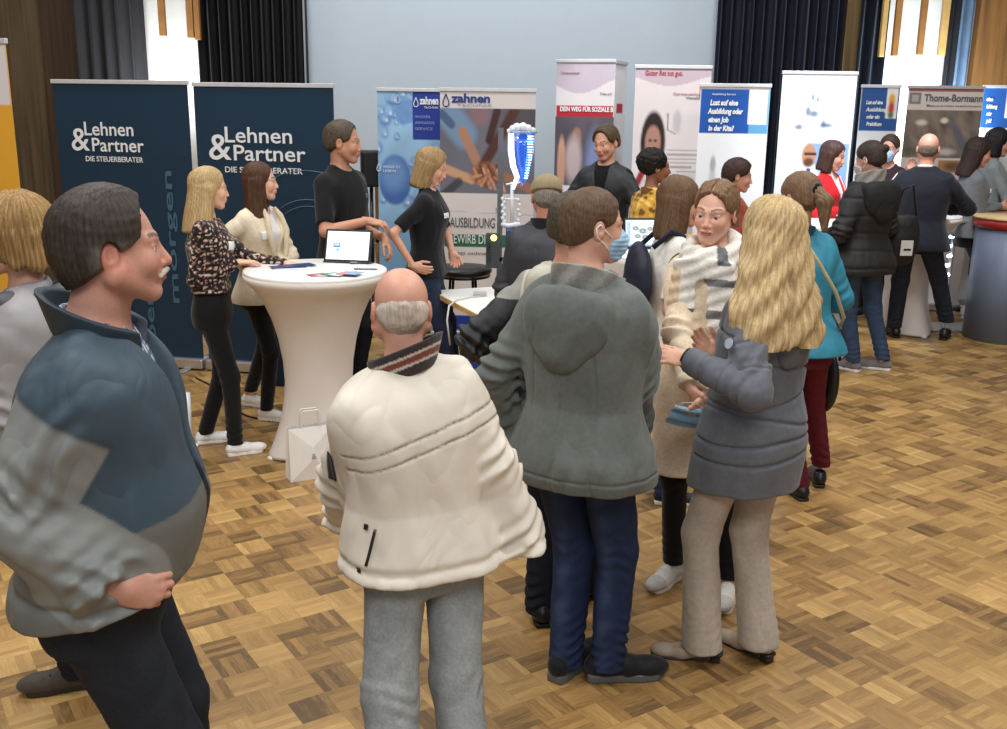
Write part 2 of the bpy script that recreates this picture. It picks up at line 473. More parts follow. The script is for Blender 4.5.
def fnoise(p, f, seed=0):
    r = np.random.RandomState(seed); o = 0
    for i in range(4):
        k = r.normal(size=3); k /= np.linalg.norm(k); k2 = r.normal(size=3) * .8
        o = o + np.sin(f * (1 + .35 * i) * (p @ k) + 1.7 * np.sin(f * .55 * (p @ k2) + r.uniform(0, 6)) + r.uniform(0, 6))
    return o / 4

# ---------------------------------------------------------------- the head, in head space for a 1.75 m person
def head_field(q, sex='m', jaw=1.0, nose=1.0, chub=0.0, smile=0.0, coarse=False):
    f = sex == 'f'
    ax = np.abs(q[:, 0]); m = q.copy(); m[:, 0] = ax
    d = ell(q, (0, -.014, .036), (.074, .094, .084))
    d = smin(d, ell(q, (0, .026, -.018), (.060 + chub * .006, .066, .080)), .025)
    jw = (.048 if f else .054) * jaw + chub * .008
    d = smin(d, rc(m, (jw, .0, -.045), (.020, .062, -.092), .018 + chub * .008, .017), .03)
    d = smin(d, ell(q, (0, .066, -.094), (.024 if f else .028, .022, .019)), .018)
    d = smin(d, ell(m, (.034, .062, -.028), (.024 + chub * .006, .022, .026)), .02)          # cheeks
    d = smin(d, rc(m, (.012, .083, .020), (.044, .066, .022), .009, .009), .014)              # brow
    d = smax(d, -ell(m, (.031, .093, .001), (.017, .013, .011)), .010)                       # eye sockets
    d = smin(d, rc(m, (.020, .0825, .0065), (.041, .0775, .0060), .0040, .0040), .005)          # upper lid
    d = smin(d, rc(m, (.020, .0815, -.0085), (.041, .0770, -.0080), .0032, .0032), .005)        # lower lid
    d = smin(d, rc(q, (0, .085, .010), (0, .096 + .007 * nose, -.031), .0070, .0108 * (.6 + .4 * nose)), .010)
    d = smin(d, ell(m, (.0115, .090, -.036), (.0080, .011, .0075)), .007)
    d = smin(d, ell(q, (0, .083, -.060), (.026, .014, .018)), .012)                            # mouth bulge
    w = .018 + .007 * smile
    mz = -.0615 + .12 * np.clip(ax, 0, .03) + smile * .22 * np.clip(ax, 0, .03)
    qm = q.copy(); qm[:, 2] -= mz; qm[:, 0] = np.clip(ax - w * .6, 0, None)
    d = smin(d, ell(qm, (0, .093, .0042), (.009, .0075, .0045)), .003)
    d = smin(d, ell(qm, (0, .092, -.0050), (.008, .0080, .0052)), .003)
    # ears
    e = ell(m, (.078, -.008, -.004), (.010, .019, .031))
    e = smax(e, -ell(m, (.089, -.004, .003), (.009, .012, .018)), .004)
    d = smin(d, e, .006)
    return d

def rotm(yaw=0, pitch=0, roll=0):
    """yaw > 0 turns to the person's right, pitch > 0 looks up, roll > 0 tips to the right"""
    y, p, r = -math.radians(yaw), math.radians(pitch), math.radians(roll)
    return np.array(Matrix.Rotation(y, 3, 'Z') @ Matrix.Rotation(p, 3, 'X') @ Matrix.Rotation(r, 3, 'Y'))

HEADZ = .931           # centre of the head above the ground, as a share of the height
TAB_Z = [.44, .50, .54, .61, .68, .74, .79, .815, .838]
TAB = {'m': ([.150, .168, .160, .148, .163, .180, .176, .130, .066], [.100, .116, .110, .105, .118, .124, .100, .078, .058]),
       'f': ([.160, .176, .162, .128, .138, .150, .145, .105, .050], [.102, .118, .104, .088, .104, .118, .086, .066, .046])}

class Hum:
    def __init__(S, H, sex='m', build=1.0, belly=0.0, lean=0.0, side=0.0, twist=0.0, head=(0, 0, 0), headfwd=.02, stance=.095, sl=(0, 0), hsc=1.05):
        S.H = H; S.sex = sex; S.build = build; S.belly = belly; S.lean = lean; S.side = side; S.tw = math.radians(twist)
        s = S.s = H / 1.75
        S.hR = rotm(*head); S.hsc = hsc
        c = S.off(.82 * H)
        S.hc = np.array([c[0], c[1] + headfwd * s, H - .122 * s * hsc])
        sw = (.165 if sex == 'm' else .142) * s * build
        ct, st = math.cos(S.tw), math.sin(S.tw)
        S.sh = {}; S.hip = {}
        for n, g in (('L', -1), ('R', 1)):
            S.sh[n] = np.array([c[0] + g * sw * ct, c[1] - g * sw * st * 1.0 - .01 * s, (.792 + (sl[0] if g < 0 else sl[1])) * H])
            S.hip[n] = np.array([g * .088 * s * build, 0, .50 * H])
        S.arm = {}; S.leg = {}
        S.set_leg('L', (-stance, 0), 12); S.set_leg('R', (stance, 0), 12)
        S.set_arm('L', (-.25 * s, .06, .48 * H)); S.set_arm('R', (.25 * s, .06, .48 * H))
    def off(S, z):
        t = np.clip((np.asarray(z, float) - .5 * S.H) / (.32 * S.H), -.3, 1.3)
        t = np.sign(t) * np.abs(t) ** 1.15 if np.ndim(t) else float(np.sign(t) * abs(t) ** 1.15)
        return (S.side * t, S.lean * t)
    def ik(S, A, T, l1, l2, pole):
        A = np.asarray(A, float); T = np.asarray(T, float); v = T - A; d = np.linalg.norm(v)
        if d > (l1 + l2) * .995: T = A + v / d * (l1 + l2) * .995; v = T - A; d = np.linalg.norm(v)
        d = max(d, abs(l1 - l2) + .02)
        u = v / d; x = (l1 * l1 - l2 * l2 + d * d) / (2 * d); hh = math.sqrt(max(l1 * l1 - x * x, 0))
        p = np.asarray(pole, float); p = p - u * (p @ u); p /= np.linalg.norm(p) + 1e-9
        return A + u * x + p * hh, T
    def set_arm(S, n, wrist, pole=None, dir=None, palm=None, curl=.35, thumb=.5, hand=True, spread=.0, point=False):
        g = -1 if n == 'L' else 1
        pole = (g * .5, -1, -.3) if pole is None else pole
        E, Wr = S.ik(S.sh[n], wrist, .172 * S.H, .148 * S.H, pole)
        fd = (Wr - E); fd = fd / np.linalg.norm(fd)
        dr = fd if dir is None else np.asarray(dir, float) / np.linalg.norm(dir)
        pl = np.array([-g, 0, 0]) if palm is None else np.asarray(palm, float)
        pl = pl - dr * (pl @ dr); pl /= np.linalg.norm(pl) + 1e-9
        S.arm[n] = dict(e=E, w=Wr, dir=dr, palm=pl, curl=curl, thumb=thumb, hand=hand, spread=spread, g=g)
    def set_leg(S, n, foot, yaw=0, pole=(0, 1, 0), lift=0.0, tip=0.0):
        g = -1 if n == 'L' else 1
        a = np.array([foot[0], foot[1], .048 * S.H + lift])
        K, A = S.ik(S.hip[n], a, .228 * S.H, .235 * S.H, pole)
        y = math.radians(g * yaw)
        S.leg[n] = dict(k=K, a=A, fd=np.array([math.sin(y), math.cos(y), 0]), lift=lift, tip=tip)

    # ---- fields
    def loft(S, p, zs, w, d, cy=None, n=2.4, k=0.0, x0=None):
        """stack of superellipses along the spine; zs as shares of the height, w and d in metres"""
        z = p[:, 2]; H = S.H
        zc = np.clip(z, zs[0] * H, zs[-1] * H)
        ox, oy = S.off(zc)
        zs0 = np.asarray(zs, float); zs = np.linspace(zs0[0], zs0[-1], 70)
        kk_ = np.exp(-np.linspace(-2, 2, 13) ** 2); kk_ /= kk_.sum()
        def smo(a):
            a = np.interp(zs, zs0, a); e = np.concatenate([2 * a[0] - a[6:0:-1], a, 2 * a[-1] - a[-2:-8:-1]]); return np.convolve(e, kk_, 'valid')
        w = smo(w); d = smo(d); cy = None if cy is None else smo(cy)
        W_ = np.interp(zc, np.array(zs) * H, w); D_ = np.interp(zc, np.array(zs) * H, d)
        if cy is not None: oy = oy + np.interp(zc, np.array(zs) * H, cy)
        if x0 is not None: ox = ox + np.interp(zc, np.array(zs) * H, x0)
        t = np.clip((zc / H - .5) / .3, 0, 1) * S.tw
        x = p[:, 0] - ox; y = p[:, 1] - oy
        u = x * np.cos(t) - y * np.sin(t); v = x * np.sin(t) + y * np.cos(t)
        kk = (np.abs(u / W_) ** n + np.abs(v / D_) ** n) ** (1 / n) + 1e-9
        rad = np.sqrt(u * u + v * v) + 1e-9
        dd = rad * (1 - 1 / kk)
        dd = np.where(kk < .3, -np.minimum(W_, D_) * (1 - kk), dd)
        return smax(dd, np.maximum(z - zs[-1] * H, zs[0] * H - z), .012)
    def torso(S, p, t=0.0, lo=.44, hi=.838, top_t=None):
        w, d = TAB[S.sex]; s = S.s
        w = np.array(w) * s * S.build; d = np.array(d) * s * (.5 + .5 * S.build)
        zs = np.array(TAB_Z)
        cy = np.zeros(len(zs))
        if S.belly:
            g = np.exp(-((zs - .60) / .07) ** 2) * S.belly * s; d = d + g * .5; cy = cy + g * .5; w = w + g * .35
        if S.sex == 'f':
            g = np.exp(-((zs - .735) / .03) ** 2) * .018 * s; d = d + g * .5; cy = cy + g * .5
        g = np.exp(-((zs - .50) / .05) ** 2) * (.014 if S.sex == 'm' else .006) * s; d = d + g * .5; cy = cy - g * .5
        tt = t * np.interp(zs, [.79, .838], [1, .45])
        zz = zs.copy(); m = (zs >= lo - .03) & (zs <= hi + .001)
        dd = S.loft(p, zs, w + tt, d + tt, cy)
        c = S.off(.84 * S.H)
        for n in 'LR':
            A = np.array([c[0], c[1] - .015, .842 * S.H])
            dd = smin(dd, rc(p, A, A + (S.sh[n] + (0, 0, .004) - A) * .85, .036 * s + tt[-1] * .6, .038 * s + tt[-1] * .6), .035)
        return dd
    def arm_f(S, p, n, r, t=0.0, upto=1.0, k=.02, dsh=0.0):
        a = S.arm[n]; s = S.s
        sh = S.sh[n]; e = a['e']; w = a['w']
        r1, r2, r3 = [x * s + t for x in r]
        ov = max(r1 / s - .050, dsh) * s
        sh = sh - np.array([a['g'] * ov * .75, 0, ov * 1.0])
        if upto <= .5:
            e2 = sh + (e - sh) * upto * 2
            d = rc(p, sh, e2, r1, r1 + (r2 - r1) * upto * 2)
            u = (e - sh) / np.linalg.norm(e - sh)
            return smax(d, (p - e2) @ u, .006)
        e2 = e + (w - e) * (upto * 2 - 1)
        d = smin(rc(p, sh, e, r1, r2), rc(p, e, e2, r2, r3), k)
        u = (w - e) / np.linalg.norm(w - e)
        dd = rc(p, e, e2, r2, r3)
        return smax(d, np.where(rc(p, sh, e, r1, r2) < dd, -1, (p - e2) @ u), .006)
    def leg_f(S, p, n, r, upto=1.0, zcut=None, k=.02):
        l = S.leg[n]; s = S.s; r1, r2, r3 = [x * s for x in r]
        hip = S.hip[n]; K = l['k']; A = l['a']
        d = smin(rc(p, hip - (0, 0, .03), K, r1, r2), rc(p, K, A - (0, 0, .02), r2, r3), k)
        return d
    def to_head(S, p): return (p - S.hc) @ S.hR / (S.s * S.hsc)
    def from_head(S, q): return S.hc + S.hR @ (np.asarray(q, float) * S.s * S.hsc)

    def hand_f(S, p, n):
        a = S.arm[n]; s = S.s * (1.0 if S.sex == 'm' else .92)
        D, P, g = a['dir'], a['palm'], a['g']
        # thumb side
        T = np.cross(D, P) * (1 if g > 0 else -1)
        w = a['w']
        R = np.stack([T, D, P], 1)                  # hand space: x thumb side, y fingers, z palm
        q = (p - w) @ R / s
        d = ell(q, (0, .045, .0), (.039, .054, .0155))
        d = smin(d, rc(q, (.0, -.03, 0), (.0, .02, 0), .024, .024), .02)
        d = smin(d, rc(q, (.022, .022, .008), (.030, .045, .010), .016, .012), .012)
        c = a['curl']
        for i, (x, L, r0) in enumerate(((.029, .070, .0092), (.0105, .078, .0095), (-.0095, .073, .0092), (-.028, .058, .0082))):
            b = np.array([x, .084 - (.006 if i in (0, 3) else 0) - (.006 if i == 3 else 0), .0])
            ang = 0; fx = (x * (2.2 + 9 * a['spread']))
            pos = b
            for j, (fr, cc) in enumerate(((.45, .75), (.31, 1.1), (.24, .8))):
                ang += (c + .05 * i * c) * cc * 1.25
                v = np.array([fx * (1 if j == 0 else .6), math.cos(ang), math.sin(ang)]); v /= np.linalg.norm(v)
                nx = pos + v * L * fr
                seg = rc(q, pos, nx, r0 * (1 - .09 * j), r0 * (.93 - .09 * j))
                d = smin(d, seg, .004 if j else .007)
                pos = nx
        th = a['thumb']
        b = np.array([.026, .024, .006]); v1 = np.array([.62, .75, .25 + .3 * (1 - th)]); v1 /= np.linalg.norm(v1)
        v2 = np.array([.30 * th, .95, .15 + .4 * (1 - th)]); v2 /= np.linalg.norm(v2)
        m1 = b + v1 * .040; m2 = m1 + v2 * .034; m3 = m2 + v2 * .022
        d = smin(d, rc(q, b, m1, .013, .0108), .008); d = smin(d, rc(q, m1, m2, .0105, .0095), .004); d = smin(d, rc(q, m2, m3, .0095, .0078), .004)
        return d * s

    def body_f(S, p, hp, region='all'):
        s = S.s
        nb = np.array([S.off(.82 * S.H)[0], S.off(.82 * S.H)[1] - .008 * s, .815 * S.H])
        r = (.054 if S.sex == 'm' else .044) * s * (.5 + .5 * S.build)
        d = rc(p, S.from_head((0, -.022, -.05)), nb, r * .98, r * 1.08)
        if region == 'head':
            d = smin(d, head_field(S.to_head(p), S.sex, **hp) * s, .02 * s)
            return smin(d, S.torso(p, -.014), .03)
        d = smin(d, smax(S.torso(p, -.016), .505 * S.H - p[:, 2], .02), .03)
        ra = (.045, .037, .026) if S.sex == 'm' else (.038, .031, .022)
        for n in 'LR':
            d = smin(d, S.arm_f(p, n, ra, dsh=.022), .03)
            rl = (.066, .046, .034) if S.sex == 'm' else (.062, .042, .031)
            d = smin(d, S.leg_f(p, n, rl), .02)
        return d

def skin_cols(S, V, base, lips=None, blush=.25, stubble=0.0, brow=None, seed=1):
    base = lin(base); c = np.tile(base, (len(V), 1))
    q = S.to_head(V); ax = np.abs(q[:, 0])
    c *= (1 + .05 * fnoise(V, 45, seed))[:, None]
    red = base * np.array([1.0, .68, .62])
    def mix(w, col):
        w = np.clip(w, 0, 1)[:, None]; return c * (1 - w) + col * w
    inh = (np.linalg.norm(q, axis=1) < .16)
    ch = np.exp(-(((ax - .038) / .02) ** 2 + ((q[:, 2] + .03) / .022) ** 2)) * (q[:, 1] > .03)
    ns = np.exp(-((ax / .014) ** 2 + ((q[:, 2] + .032) / .014) ** 2)) * (q[:, 1] > .09)
    er = ((ax > .071) & (np.abs(q[:, 2]) < .04)) * .7
    c = mix((ch * blush + ns * blush + er * blush * 1.4) * inh, red)
    if stubble:
        st = ((q[:, 2] < -.025 - .25 * (ax < .02) * 0) & (q[:, 1] > .0)) * sm01((-.02 - q[:, 2]) / .03) * stubble
        c = mix(st * inh, base * np.array([.55, .5, .5]))
    L = lin((178, 96, 90)) if lips is None else lin(lips)
    lw = ((ax < .021) & (np.abs(q[:, 2] + .0615) < .0085 * np.sqrt(np.clip(1 - (ax / .025) ** 2, 0, 1)) + .001) & (q[:, 1] > .085))
    c = mix(lw * .85 * inh, L)
    ml = (ax < .022) & (np.abs(q[:, 2] + .0615) < .0013) & (q[:, 1] > .085)
    c = mix(ml * .8 * inh, lin((70, 30, 28)))
    if brow is not None:
        bz = .0245 + .006 * np.sin(np.clip((ax - .012) / .04, 0, 1) * 2.6)
        bw = (ax > .012) & (ax < .050) & (np.abs(q[:, 2] - bz) < .0048 * (1.15 - ax * 10)) & (q[:, 1] > .05)
        c = mix(bw * .85 * inh, lin(brow))
    return np.clip(c, 0, 1)

def eye_mesh(S, parent, iris=(70, 60, 45), shut=0.35, res=14):
    for g in (-1, 1):
        V = []; F = []; n = res
        mb = MB(); mb.sph((0, 0, 0), 1.0, 16)
        V = np.array(mb.V)
        loc = S.from_head((g * .031, .0735, -.001))
        # an almond: flattened in height, looking along the head's front
        U = V * np.array([.0125, .0125, .0105])
        ang = np.hypot(V[:, 0], V[:, 2] * .85)
        front = V[:, 1] > 0
        col = np.tile(lin((214, 206, 200)), (len(V), 1))
        col[(ang < .50) & front] = lin(iris); col[(ang < .25) & front] = lin((15, 12, 12))
        P = (S.hR @ (U * S.s * S.hsc).T).T + loc
        mesh_obj('eye', P, mb.F, mat(None, 'plastic', .15, bump=0), parent, True, col)

# ---------------------------------------------------------------- hair, in head space
def strands(q, amp, f=46, seed=0, wave=0.0):
    a = np.arctan2(q[:, 0], q[:, 1] + .02)
    z = q[:, 2]
    return amp * (.6 * np.sin(a * f * .5 + 5 * np.sin(z * 14 + seed) * (.25 + wave) + seed) + .5 * np.sin(a * f * 1.13 + 2.2 * np.sin(z * 23 + 2 + seed) + 1.3)
                  + .35 * np.sin(a * f * .21 + z * 9))
def hair_field(style, q, o):
    v = o.get('vol', 0.0); L = o.get('len', .2); amp = o.get('amp', .0016); seed = o.get('seed', 0)
    ax = np.abs(q[:, 0]); m = q.copy(); m[:, 0] = ax
    cap = ell(q, (0, -.016, .038), (.080 + v, .099 + v, .087 + v))
    cap = smin(cap, ell(q, (0, -.050, -.012), (.066 + v, .052 + v, .062 + v)), .03)
    hl = o.get('line', .0) + .016       # higher = receding
    face = ell(q, (0, .118, -.022 + hl), (.078 - v * .3, .070 + hl, .088 + hl * .4))
    def taper(face_, zc, ear_, T, extra=1.0, soft=.016, zs_=.020):
        base = ell(q, (0, -.014, .036), (.0745, .0945, .0845))
        base = smin(base, ell(q, (0, -.048, -.014), (.060 + .3 * v, .050 + .3 * v, .062)), .03)
        w = sm01(face_ / soft) * sm01((q[:, 2] - zc) / zs_ + .1) * sm01(ear_ / .008 + .3) * extra
        n_ = .0012 * fnoise(q, 150, seed) + .0009 * fnoise(q * np.array([1, 1, .4]), 330, seed + 2) + .0020 * fnoise(q, 40, seed + 5)
        return base - (-.006 + (.013 + v + T) * w) + n_ + strands(q, amp * .5, 60, seed) * w
    ear = ell(m, (.082, -.004, -.006), (.018, .019, .034))
    if style == 'short':
        zc = np.interp(q[:, 1], [-.11, -.02, .0, .035, .08], [-.062 - o.get('nape', 0), -.034, -.012, .004, .03])
        return taper(face, zc, ear, .001)
    if style == 'fringe':               # bald on top, short ring of hair
        top_ = o.get('top', .035)
        zc = np.interp(q[:, 1], [-.11, -.02, .0, .035], [-.070, -.045, -.014, .0])
        ex = sm01((top_ - .30 * (q[:, 1] + .02) - q[:, 2]) / .035) * sm01((.050 - q[:, 1]) / .03)
        return taper(ell(q, (0, .118, -.006), (.078, .070, .088)), zc, ear, -.0045, ex, zs_=.045)
    if style == 'afro':
        d = ell(q, (0, -.03, .045), (.105 + v, .115 + v, .105 + v))
        d = smax(d, -ell(q, (0, .13, -.035), (.085, .075, .105)), .02)
        return d + .006 * fnoise(q, 90, seed) + .004 * fnoise(q, 210, seed + 3)
    if style in ('long', 'bob'):
        part = o.get('part', 0.0)
        d = smax(cap, -face, .012)
        d = smax(d, (-.05 - q[:, 2]), .01) if False else d
        fl = o.get('flare', .02); fy = o.get('fy', 0.0); back = o.get('back', 0.0)
        zt = np.clip((.03 - q[:, 2]) / (L + .03), 0, 1)
        W_ = .082 + v + fl * zt; D_ = .080 + v - .010 * zt
        cy = -.028 - back * zt
        kx, ky = q[:, 0] / W_, (q[:, 1] - cy) / D_
        kk = (np.abs(kx) ** 2.3 + np.abs(ky) ** 2.3) ** (1 / 2.3) + 1e-6
        rad = np.hypot(q[:, 0], q[:, 1] - cy)
        c = rad * (1 - 1 / kk); c = np.where(kk < .3, -.05, c)
        endz = -L + (.012 + .012 * o.get('wave', 0)) * fnoise(q * np.array([1, 1, .1]), 60, seed + 3) + o.get('tilt', 0) * q[:, 1]
        c = smax(c, np.maximum(q[:, 2] - .03, endz - q[:, 2]), .02)
        # open the front: face, then the neck below the chin
        fr = o.get('open', .050)        # half width of the opening
        op = np.maximum(ax - fr + .012 * zt, (.000 + fy) - q[:, 1])
        op = np.where(q[:, 2] < .02, op, .1)
        c = smax(c, -op, .012)
        d = smin(d, c, .012)
        d = smin(d, ell(m, (.074, -.006, -.005), (.020, .032, .045)), .015)
        d = smax(d, -face, .008)
        if part is not None:
            d = d + .004 * np.exp(-((q[:, 0] - part) / .004) ** 2) * (q[:, 2] > .06) * (q[:, 1] > -.06)
        zz_ = np.clip((.02 - q[:, 2]) / .12, 0, 1) * o.get('wave', 0)
        d = d + .006 * zz_ * np.sin(q[:, 2] * 52 + 5 * np.sin(np.arctan2(q[:, 0], q[:, 1] + .02) * 2.3) + seed)
        d = d + .0045 * fnoise(q * np.array([1, 1, .35]), 34, seed + 1) + .0015 * fnoise(q * np.array([1, 1, .2]), 170, seed + 7)
        return d + strands(q, amp, 44, seed, o.get('wave', 0))
    if style == 'tied':                 # drawn back; tail, bun or braids added by extra tubes
        zc = np.interp(q[:, 1], [-.11, -.02, .0, .035, .08], [-.060, -.040, -.012, .006, .03])
        d = taper(face, zc, ell(m, (.084, -.002, -.008), (.014, .017, .030)), .002)
        for (a, b, ra, rb) in o.get('tubes', ()):
            d = smin(d, rc(q, a, b, ra, rb) + .0016 * np.sin((q[:, 0] + q[:, 2] * .3) * 420) , .008)
        for (x, n) in o.get('braid', ()):
            for i in range(n):
                t = i / (n - 1); y = .058 - .15 * t; xx = x * (1 + .25 * math.sin(t * 3)); z = .036 + .086 * math.sqrt(max(0, 1 - (xx / .078) ** 2 - ((y + .014) / .098) ** 2))
                d = smin(d, ell(q, (xx, y, z), (.017, .0085, .013)), .002)
        if o.get('parting'):
            d = d + .012 * np.exp(-(q[:, 0] / .0045) ** 2) * (q[:, 2] > .04) * (q[:, 1] > -.07)
        return d
    return cap

# ---------------------------------------------------------------- garments
def cuff_rings(S, p, n, amp=.004, seed=0, waves=1.0, wd=.3):
    """cross folds of one sleeve near elbow and wrist"""
    o = np.zeros(len(p)); a = S.arm[n]; seed = seed + (2 if n == 'L' else 0)
    for A, B, c0, w0 in ((S.sh[n], a['e'], .95, wd), (a['e'], a['w'], 0.05, wd * .8), (a['e'], a['w'], .9, wd)):
        v = B - A; L = np.linalg.norm(v); u = v / L
        t = (p - A) @ u / L
        x = p - A - np.outer(t * L, u)
        w = np.exp(-((t - c0) / w0) ** 2)
        sd = x @ np.array([.6, 1, .3]); s2 = x @ np.array([1, -.5, .4])
        irr = .45 + .55 * np.sin(sd * 24 + t * 5 + seed * 1.7)
        o += w * irr * np.sin(t * L / .052 * 6.28 * waves + 1.9 * np.sin(sd * 26 + seed) + 22 * s2 + seed)
    return o * amp
def drape(p, amp, seed=0, f=14):
    """long soft folds, mostly vertical"""
    q = p * np.array([1, 1, .28])
    n = fnoise(q, f, seed) * .6 + fnoise(q, f * 2.3, seed + 5) * .35
    return amp * (n + .9 * np.abs(fnoise(q * np.array([1, 1, 1.6]) + .02 * np.sin(p[:, [2, 0, 1]] * 17), f * 1.5, seed + 9)))

def garment_top(S, o):
    """o: t thickness, hem share, upto sleeve share, r sleeve radii, prof optional, quilt, amp"""
    t = o.get('t', .02); hem = o.get('hem', .47); upto = o.get('upto', 1.0)
    ra = o.get('r', (.056, .046, .036) if S.sex == 'm' else (.048, .040, .030))
    amp = o.get('amp', .004); seed = o.get('seed', 0); H = S.H
    flare = o.get('flare', .02)
    def f(p):
        if o.get('prof'):
            zs, w, d, cy = o['prof']
            dd = S.loft(p, zs, np.array(w) * S.s, np.array(d) * S.s, np.array(cy) * S.s)
        else:
            dd = S.torso(p, t)
        if o.get('vneck'):                      # open front: a wedge cut out of the chest
            v = o['vneck']; c = S.off(.8 * H)
            zz = (p[:, 2] - v[0] * H) / ((.84 - v[0]) * H)
            wv = np.clip(zz, 0, 1) * v[1]
            cut = np.maximum(np.abs(p[:, 0] - c[0]) - wv, -(p[:, 1] - c[1] - .03))
            dd = smax(dd, -np.where(zz > 0, cut, .1), .006)
        if hem < .5:
            for n in 'LR': dd = smin(dd, S.leg_f(p, n, (.090, .078, .06)) - max(t, .02) * .8, .05)
        for n in 'LR':
            up = upto if not isinstance(upto, dict) else upto[n]
            af = S.arm_f(p, n, ra, 0, up)
            if up > .6: af = af - cuff_rings(S, p, n, o.get('ring', .0035), seed) - amp * .7 * fnoise(p, 26, seed + 4)
            dd = smin(dd, af, o.get('k', .04))
        dd = dd - flare * np.clip((.60 - p[:, 2] / H) / .13, 0, 1)
        dd = dd - drape(p, amp, seed)
        if o.get('quilt'):
            z = p[:, 2] + .02 * np.sin(p[:, 0] * 7 + p[:, 1] * 5)
            dd = dd + .0075 * np.exp(-(((z / o['quilt']) % 1 - .5) / .10) ** 2)
        if o.get('waist'):                      # elastic hem drawn in
            dd = dd + .010 * np.exp(-((p[:, 2] - (hem + .022) * H) / .012) ** 2)
        if o.get('extra'): dd = o['extra'](S, p, dd)
        hz = hem * H + o.get('hemtilt', 0) * p[:, 1]
        dd = smax(dd, hz - p[:, 2], .008)
        nk = o.get('neck', (.062, .86))
        cc = S.off(.83 * H)
        hole = np.hypot(p[:, 0] - cc[0], (p[:, 1] - cc[1] - .010) / 1.05) - nk[0] * S.s
        hole = np.maximum(hole, (o.get('neckz', .825)) * H + .25 * -(p[:, 1] - cc[1]) * -1 * 0 - p[:, 2])
        dd = smax(dd, -hole, .008)
        return dd
    return f

def bounds(S, pts, m):
    P = np.array(pts); return P.min(0) - m, P.max(0) + m

